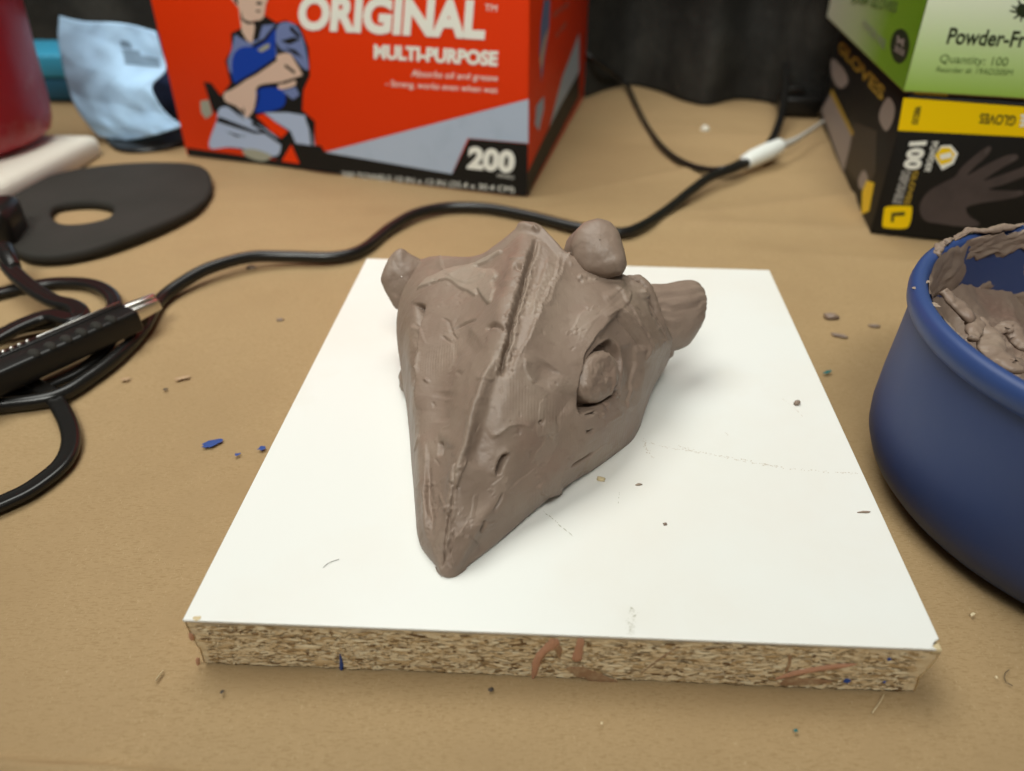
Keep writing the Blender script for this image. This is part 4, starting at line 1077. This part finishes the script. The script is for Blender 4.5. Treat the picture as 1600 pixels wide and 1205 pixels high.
tp = [(r_, z_ - 5) for r_, z_ in [(0, 22.8), (54, 22.8), (60, 24.5), (66.5, 29), (69.0, 35), (70.5, 45), (71.5, 70), (73, 100), (76, 150), (77, 152), (75, 152), (72, 140), (66, 40), (0, 30)]]
ORG[tub.name] = np.array([TX, TY, 22.0]); tub.location = Vector((TX, TY, 22.0))*K
lathe('tub_wall', tp, TX, TY, M['red_plastic'], tub, 96)
lathe('tub_rim', [(r_, z_ - 5) for r_, z_ in [(75.5, 147), (78.5, 147.2), (79.4, 150), (78.5, 153), (75.8, 153.2), (74.4, 150), (75.5, 147)]], TX, TY, M['red_plastic'], tub, 96)

# ------------------------------------------------------------------ blue shop towel, navy bundle, teal case
Lb = smooth([(93, 25), (91, 60), (97, 95), (105, 130), (117, 165), (138, 195), (164, 223)], 60)
Rb = smooth([(243, 47), (252, 78), (259, 108), (238, 133), (246, 158), (263, 180), (286, 197)], 60)
V = []
for j in range(60):
    for i in range(60):
        s, t = i/59, j/59
        u, v = Lb[j]*(1-s) + Rb[j]*s; v += 3*math.sin(s*7)*(1-t) + 5*math.sin(s*math.pi)*t
        yy = 668 - 42*t - 35*s + 8*abs((s*1.3 + t*.7 + .1*mnoise.noise((s*3, t*3, 2))) % 1.0 - .5) + 7*abs((t*1.9 - s*.6 + .12*mnoise.noise((s*3, t*3, 7))) % 1.0 - .5) + 2*abs((t*3.1 + s*2.2) % 1.0 - .5) + 1.5*mnoise.noise((s*7, t*7, 5))
        pt_ = onplane(u, v, (0, yy, 0), (0, -1, 0)); pt_[2] = max(pt_[2], 4.2); V.append(pt_)
towel = build('blue_towel', V, grid_faces(60, 60), M['towel'])
md = towel.modifiers.new('thickness', 'SOLIDIFY'); md.thickness = .7*K; md.offset = 0
tag(towel, 'crumpled pale blue paper towel standing against the left of the red carton', 'towel')
V = np.array(V).reshape(60, 60, 3)
cells = [(j, i) for j in range(8, 21) for i in range(36, 56) if (12 <= j <= 18 and (i < 46 or j > 13)) or (j < 12 and i < 42 and mnoise.noise((j*.4, i*.3, 2)) > -.1)]
idx = {}; PV_ = []; PF_ = []
for j, i in cells:
    q = []
    for jj, ii in ((j, i), (j, i+1), (j+1, i+1), (j+1, i)):
        if (jj, ii) not in idx: idx[(jj, ii)] = len(PV_); PV_.append(V[jj, ii] + np.array([0, -.8, .2]))
        q.append(idx[(jj, ii)])
    PF_.append(q)
build('printed_mark', PV_, PF_, M['towel_stain'], towel)
nv_ = thing('navy_bundle', 'dark navy rolled cloth between the blue towel and the red carton', 'cloth', tuple(at(262, 196)*np.array([1, 1, 0])))
c = at(262, 186); V = []
for i in range(24):
    t = i/23
    for k in range(28):
        a_ = 2*math.pi*k/28; r = 20*math.sin(math.pi*min(1, .12+t*.88))**.4
        p = np.array([c[0] + 2 + r*math.cos(a_), c[1] + 24 + .8*r*math.sin(a_), .5 + 66*t]); V.append(p + 2.5*mnoise.noise(Vector(p)*.06))
f = grid_faces(24, 28, True); f.append([23*28+k for k in range(28)])
build('cloth_roll', V, [q for q in f], M['navy'], nv_)
c = at(96, 158); 
tc_ = thing('teal_case', 'teal plastic case lying behind the red tub and the blue towel', 'case', (c[0], c[1], 0))
from_bm('case_base', prism_bm([c+np.array(q) for q in ((-90, 0, .5), (60, -6, .5), (66, 60, .5), (-84, 66, .5))], [c+np.array(q) for q in ((-90, 0, 21), (60, -6, 21), (66, 60, 21), (-84, 66, 21))], 3, 3), M['teal_dark'], tc_)
from_bm('case_lid', prism_bm([c+np.array(q) for q in ((-92, -2, 21.3), (62, -8, 21.3), (68, 62, 21.3), (-86, 68, 21.3))], [c+np.array(q) for q in ((-92, -2, 42), (62, -8, 42), (68, 62, 42), (-86, 68, 42))], 3, 3), M['teal'], tc_)

# ------------------------------------------------------------------ cables
def wire(name, label, pts, r, cat='cable', twin=False, fl=1.0, group=None, mt='black_rubber'):
    P = [at(u, v, z) for u, v, z in pts]
    o = tube(name, P, r, M[mt], None, len(pts)*14, 16, fl, twin)
    return tag(o, label, cat, group)
wire('power_cable', 'long black cable curving behind the board from the knife to the white tag',
     [(-420, 560, 3.2), (-200, 630, 3.2), (-60, 641, 3.2), (0, 634, 3.2), (86, 621, 3.2), (142, 589, 3.2), (188, 553, 3.2), (224, 514, 3.4), (248, 472, 4), (282, 444, 5.5), (328, 419, 7), (390, 402, 7), (450, 401, 5), (520, 402, 4), (566, 390, 4), (610, 356, 4.5), (650, 334, 5), (700, 324, 5), (760, 325, 5), (830, 338, 4.5), (900, 355, 4), (965, 364, 3.6), (1000, 355, 3.6), (1042, 329, 4), (1078, 300, 6), (1110, 277, 8), (1150, 262, 9), (1178, 248, 9), (1200, 228, 10), (1213, 205, 10), (1222, 175, 14), (1227, 140, 24), (1229, 100, 36), (1231, 60, 50)], 3.3)
wire('thin_cord', 'thin dark cord hanging from the cloth and joining the black cable near the white tag',
     [(900, 70, 46), (930, 95, 34), (962, 118, 14), (980, 134, 5), (993, 162, 2.6), (1013, 201, 2.4), (1040, 235, 2.4), (1072, 256, 2.6), (1106, 265, 4), (1134, 263, 7), (1160, 252, 9)], 2.2)
wire('cord_loop', 'black flat cord bending round below the knife toward the left edge',
     [(24, 584, 6), (48, 598, 4), (80, 618, 3), (104, 656, 2.6), (111, 690, 2.6), (99, 722, 2.6), (66, 752, 2.6), (22, 778, 2.6), (-50, 802, 2.6), (-160, 800, 2.6), (-330, 740, 2.6)], 2.6, twin=True, fl=1.4, group='cords coiled at the left')
wire('cord_loop', 'black cord looping behind the knife handle under the thicker strand',
     [(-380, 500, 3), (-200, 498, 3), (-60, 472, 3), (0, 458, 3), (40, 449, 3), (90, 442, 3.2), (142, 445, 3.6), (172, 460, 5), (178, 482, 7), (150, 500, 5), (100, 520, 3)], 3.1, twin=True, fl=1.25, group='cords coiled at the left')
wire('cord_loop', 'black cord running from the adapter and turning back above the knife',
     [(4, 400, 14), (20, 424, 13), (46, 448, 12), (82, 470, 11), (112, 478, 11), (126, 490, 11), (112, 500, 11), (78, 494, 9), (36, 508, 8), (-10, 532, 7), (-60, 560, 6), (-180, 600, 4), (-400, 590, 3.4)], 3.3, twin=True, fl=1.3, group='cords coiled at the left')
wire('cord_loop', 'short black cord strand leaving the frame left of the knife handle',
     [(-400, 540, 2.6), (-180, 560, 2.6), (-60, 545, 3), (0, 527, 3), (40, 514, 3.2), (86, 506, 3.6), (118, 496, 5)], 2.2, group='cords coiled at the left')
wire('cord_loop', 'black cord lying along the near side of the long cable under the knife',
     [(-400, 640, 2.8), (-180, 680, 2.8), (-60, 652, 2.8), (0, 620, 2.8), (60, 606, 2.8), (110, 588, 3), (150, 560, 3.4), (176, 530, 4)], 2.4, twin=True, fl=1.2, group='cords coiled at the left')
# white tag on the cable
tg = thing('cable_tag', 'white paper tag wrapped round the black cable with a loose tail', 'tag', tuple(at(1192, 245, 8)))
C = [at(1164, 254, 9), at(1180, 246, 10), at(1200, 237, 11), at(1218, 228, 12)]
tube('wrap', C, 6.5, M['tag_white'], tg, 24, 16, 1.0, radii=[5.2, 6.4, 6.6, 5.4])
P = [at(1214, 232, 12), at(1240, 222, 11), at(1262, 208, 12), (at(1288, 190, 14))]
Pm = smooth(P, 24); V = []
for i, p in enumerate(Pm):
    w = 3.8*(1-.55*i/23); V += [p + np.array([.3*w, .4*w, w]), p + np.array([-.3*w, -.4*w, -w*.9])]
t_ = build('tail', V, [(2*i, 2*i+1, 2*i+3, 2*i+2) for i in range(23)], M['clear_film'], tg)
md = t_.modifiers.new('thickness', 'SOLIDIFY'); md.thickness = .5*K

# power adapters
def rounded_block(name, c, ax, ay, az, size, mt, parent, bev):
    ax = np.array(ax)/np.linalg.norm(ax); ay = np.array(ay)/np.linalg.norm(ay); sx, sy, sz = size
    bot = [c + ax*x*sx/2 + ay*y*sy/2 for x, y in ((-1, -1), (1, -1), (1, 1), (-1, 1))]
    return from_bm(name, prism_bm(bot, [p + np.array([0, 0, sz]) for p in bot], bev, 4), mt, parent)
c = at(-2, 402); ad = thing('power_adapter', 'black rounded power adapter at the left edge on the foam disc', 'adapter', tuple(c), 'power adapters')
rounded_block('adapter_body', c + np.array([-14, 14, 1]), (1, .25, 0), (-.25, 1, 0), None, (42, 34, 25), M['black_plastic'], ad, 6)
tube('strain_relief', [at(6, 392, 16), at(14, 406, 15), at(22, 420, 13)], 4, M['black_rubber'], ad, 20, 14, radii=[5.5, 4.6, 3.6])
c = at(1252, 184); ad = thing('power_adapter', 'black power adapter beside the far end of the glove cartons', 'adapter', tuple(c), 'power adapters')
rounded_block('adapter_body', c + np.array([0, 14, .5]), (1, -.1, 0), (.1, 1, 0), None, (34, 26, 16), M['black_plastic'], ad, 3)
rounded_block('adapter_plug', c + np.array([-6, 16, 17]), (1, -.1, 0), (.1, 1, 0), None, (18, 16, 7), M['black_rubber'], ad, 2)

# ------------------------------------------------------------------ snap-off utility knife
kb = thing('utility_knife', 'black snap-off utility knife with ridged grip and metal tip on the cords', 'knife', tuple(at(110, 560, 6)))
A0 = at(-190, 656, 16); A1 = at(203, 484, 16)
kx = (A1 - A0)*np.array([1, 1, 0]); KL = np.linalg.norm(kx); kx /= KL; ky = np.array([-kx[1], kx[0], 0])
tilt = np.array([0, 0, 1.0])
def kp(s, w, z): return A1 + kx*s + ky*w + np.array([0, 0, z - 16.0])
W2 = 10.0
bm = prism_bm([kp(-KL, -W2, 8), kp(0, -W2*.9, 8), kp(0, W2*.9, 8), kp(-KL, W2, 8)], [kp(-KL, -W2+1.5, 18), kp(0, -W2*.9+1.5, 18), kp(0, W2*.9-1.5, 18), kp(-KL, W2-1.5, 18)], 1.6, 3)
handle = from_bm('handle', bm, M['black_plastic'], kb)
channel = from_bm('blade_channel', prism_bm([kp(-KL+4, 2.6, 17.6), kp(-1, 2.6, 17.6), kp(-1, 7.2, 17.6), kp(-KL+4, 7.2, 17.6)], [kp(-KL+4, 2.8, 18.6), kp(-1, 2.8, 18.6), kp(-1, 7.0, 18.6), kp(-KL+4, 7.0, 18.6)], .3, 2), M['black_rubber'], kb)
from_bm('blade_rail', prism_bm([kp(-40, 5.6, 18.4), kp(-1, 5.6, 18.4), kp(-1, 6.2, 18.4), kp(-40, 6.2, 18.4)], [kp(-40, 5.7, 18.9), kp(-1, 5.7, 18.9), kp(-1, 6.1, 18.9), kp(-40, 6.1, 18.9)], .15, 1), M['metal'], kb)
for k in range(24):                          # ratchet teeth along the rail
    s = -44 - k*3.4
    if s < -KL + 6: break
    V = []
    for i in range(5):
        for j in range(8):
            a_ = 2*math.pi*j/8; r = 1.0*math.sin(math.pi/2*(1 - i/4) + .0); V.append(kp(s, 5.4, 18.5) + kx*r*math.cos(a_) + ky*r*.8*math.sin(a_) + np.array([0, 0, 1.0*math.sin(math.pi/2*i/4)]))
    build('ratchet_tooth', V, grid_faces(5, 8, True), M['metal'], channel)
for k in range(6):                           # grip bumps on the near side
    s = -12 - k*7.0; V = []
    for i in range(7):
        for j in range(14):
            a_ = 2*math.pi*j/14; r = math.cos(math.pi/2*i/6); V.append(kp(s, -4.6, 17.5) + kx*2.3*r*math.cos(a_) + ky*3.6*r*math.sin(a_) + np.array([0, 0, 2.0*math.sin(math.pi/2*i/6)]))
    build('grip_ridge', V, grid_faces(7, 14, True), M['foam'], handle)
from_bm('metal_tip', prism_bm([kp(-2, -2.0, 9), kp(15, -1.2, 10), kp(16, 6.4, 10), kp(-2, 7.4, 9)], [kp(-2, -1.0, 16), kp(14.5, -.4, 15), kp(15.5, 5.6, 15), kp(-2, 6.4, 16.4)], .5, 2), M['metal'], kb)
from_bm('blade', prism_bm([kp(-3, 2.2, 16.3), kp(14, 2.4, 15.2), kp(16.5, 5.2, 15.2), kp(-3, 5.6, 16.3)], [kp(-3, 2.2, 17.3), kp(14, 2.4, 16.2), kp(16.5, 5.2, 16.2), kp(-3, 5.6, 17.3)], .12, 1), M['metal'], kb)

# ------------------------------------------------------------------ crumbs and small litter, each its own thing
def crumb(name, label, cat, c, sx, sy, sz, mt, seed, rot=0.0, group=None):
    V = []; n1, n2 = 9, 14
    for i in range(n1):
        th_ = math.pi*i/(n1-1)
        for k in range(n2):
            a_ = 2*math.pi*k/n2; x, y, z = sx*math.sin(th_)*math.cos(a_), sy*math.sin(th_)*math.sin(a_), sz*math.cos(th_)
            q = 1 + .6*mnoise.noise((1.6*x/sx+seed, 1.6*y/sy, z/sz)); x, y = x*q, y*q
            V.append((c[0] + x*math.cos(rot)-y*math.sin(rot), c[1] + x*math.sin(rot)+y*math.cos(rot), c[2] + max(0, z + sz*.6)))
    return tag(build(name, V, [q[::-1] for q in grid_faces(n1, n2, True)], mt), label, cat, group)
crumb('clay_crumb', 'tan seed-like crumb on the board just right of the clay snout', 'crumb', onb(938, 750), 1.5, .9, .7, M['chip'], 1, -.4, 'clay crumbs lying about')
crumb('clay_crumb', 'tiny grey crumb on the board right of the tan crumb', 'crumb', onb(998, 758), 1.0, .45, .4, M['clay_light'], 2, .2, 'clay crumbs lying about')
crumb('clay_crumb', 'small dark clay crumb on the open middle of the white board', 'crumb', onb(1039, 820), .75, .5, .5, M['clay'], 3, .3, 'clay crumbs lying about')
crumb('clay_crumb', 'dark round clay crumb near the right rear edge of the board', 'crumb', onb(1245, 632), 1.3, 1.1, 1.1, M['clay'], 4, .5, 'clay crumbs lying about')
crumb('clay_crumb', 'thin clay sliver near the right edge of the board beside the bowl', 'crumb', onb(1350, 801), 1.9, .35, .4, M['clay_light'], 5, .02, 'clay crumbs lying about')
crumb('clay_crumb', 'larger curled clay scrap on the paper between board and bowl', 'crumb', at(1298, 496), 4.0, 2.2, 1.4, M['clay'], 6, -.1, 'clay crumbs lying about')
crumb('clay_crumb', 'flat clay scrap on the paper below the curled scrap', 'crumb', at(1312, 525), 3.4, 1.6, .6, M['clay'], 7, -.4, 'clay crumbs lying about')
crumb('clay_crumb', 'small clay scrap on the paper close to the bowl wall', 'crumb', at(1366, 510), 2.5, 1.2, .7, M['clay'], 8, -.1, 'clay crumbs lying about')
crumb('white_crumb', 'round white crumb on the far paper in front of the black cloth', 'crumb', at(1101, 205), 3.6, 3.4, 3.0, M['white_foam'], 9)
crumb('clay_crumb', 'grey speck of clay on the paper right of the knife tip', 'crumb', at(438, 501), 1.6, 1.2, .8, M['clay'], 10, 0, 'clay crumbs lying about')
crumb('clay_crumb', 'pinkish crumb on the paper in front of the curving black cable', 'crumb', at(393, 419), 2.6, 1.8, 1.0, M['clay_light'], 11, 0, 'clay crumbs lying about')
sp = build('wood_splinter', [at(242, 1063, .6), at(244, 1065, .6), at(255.5, 1049, .6), at(254, 1047.5, .6), at(243, 1063, 1.1), at(254, 1049, 1.1)], [(0, 1, 4), (1, 2, 5, 4), (2, 3, 5), (3, 0, 4, 5), (3, 2, 1, 0)], M['splinter'], flat=True)
tag(sp, 'pale wood splinter on the paper left of the board corner', 'splinter')
o = tube('straw_fibre', [at(1381, 1086, .6), at(1374, 1098, .9), at(1363, 1114, .5)], .12, M['splinter'], None, 16, 6)
tag(o, 'thin straw coloured fibre on the paper below the board', 'fibre')
o = tube('hair', [at(1577, 1046, .5), at(1570, 1054, .7), at(1571, 1064, .7), at(1582, 1072, .5)], .10, M['hair'], None, 20, 6)
tag(o, 'short dark curved hair on the paper near the lower right', 'hair')
o = tube('hair', [onb(505, 887, .1), onb(515, 879, .25), onb(530, 874, .15)], .07, M['hair'], None, 16, 6)
tag(o, 'fine short hair on the white board left of the clay snout', 'hair')
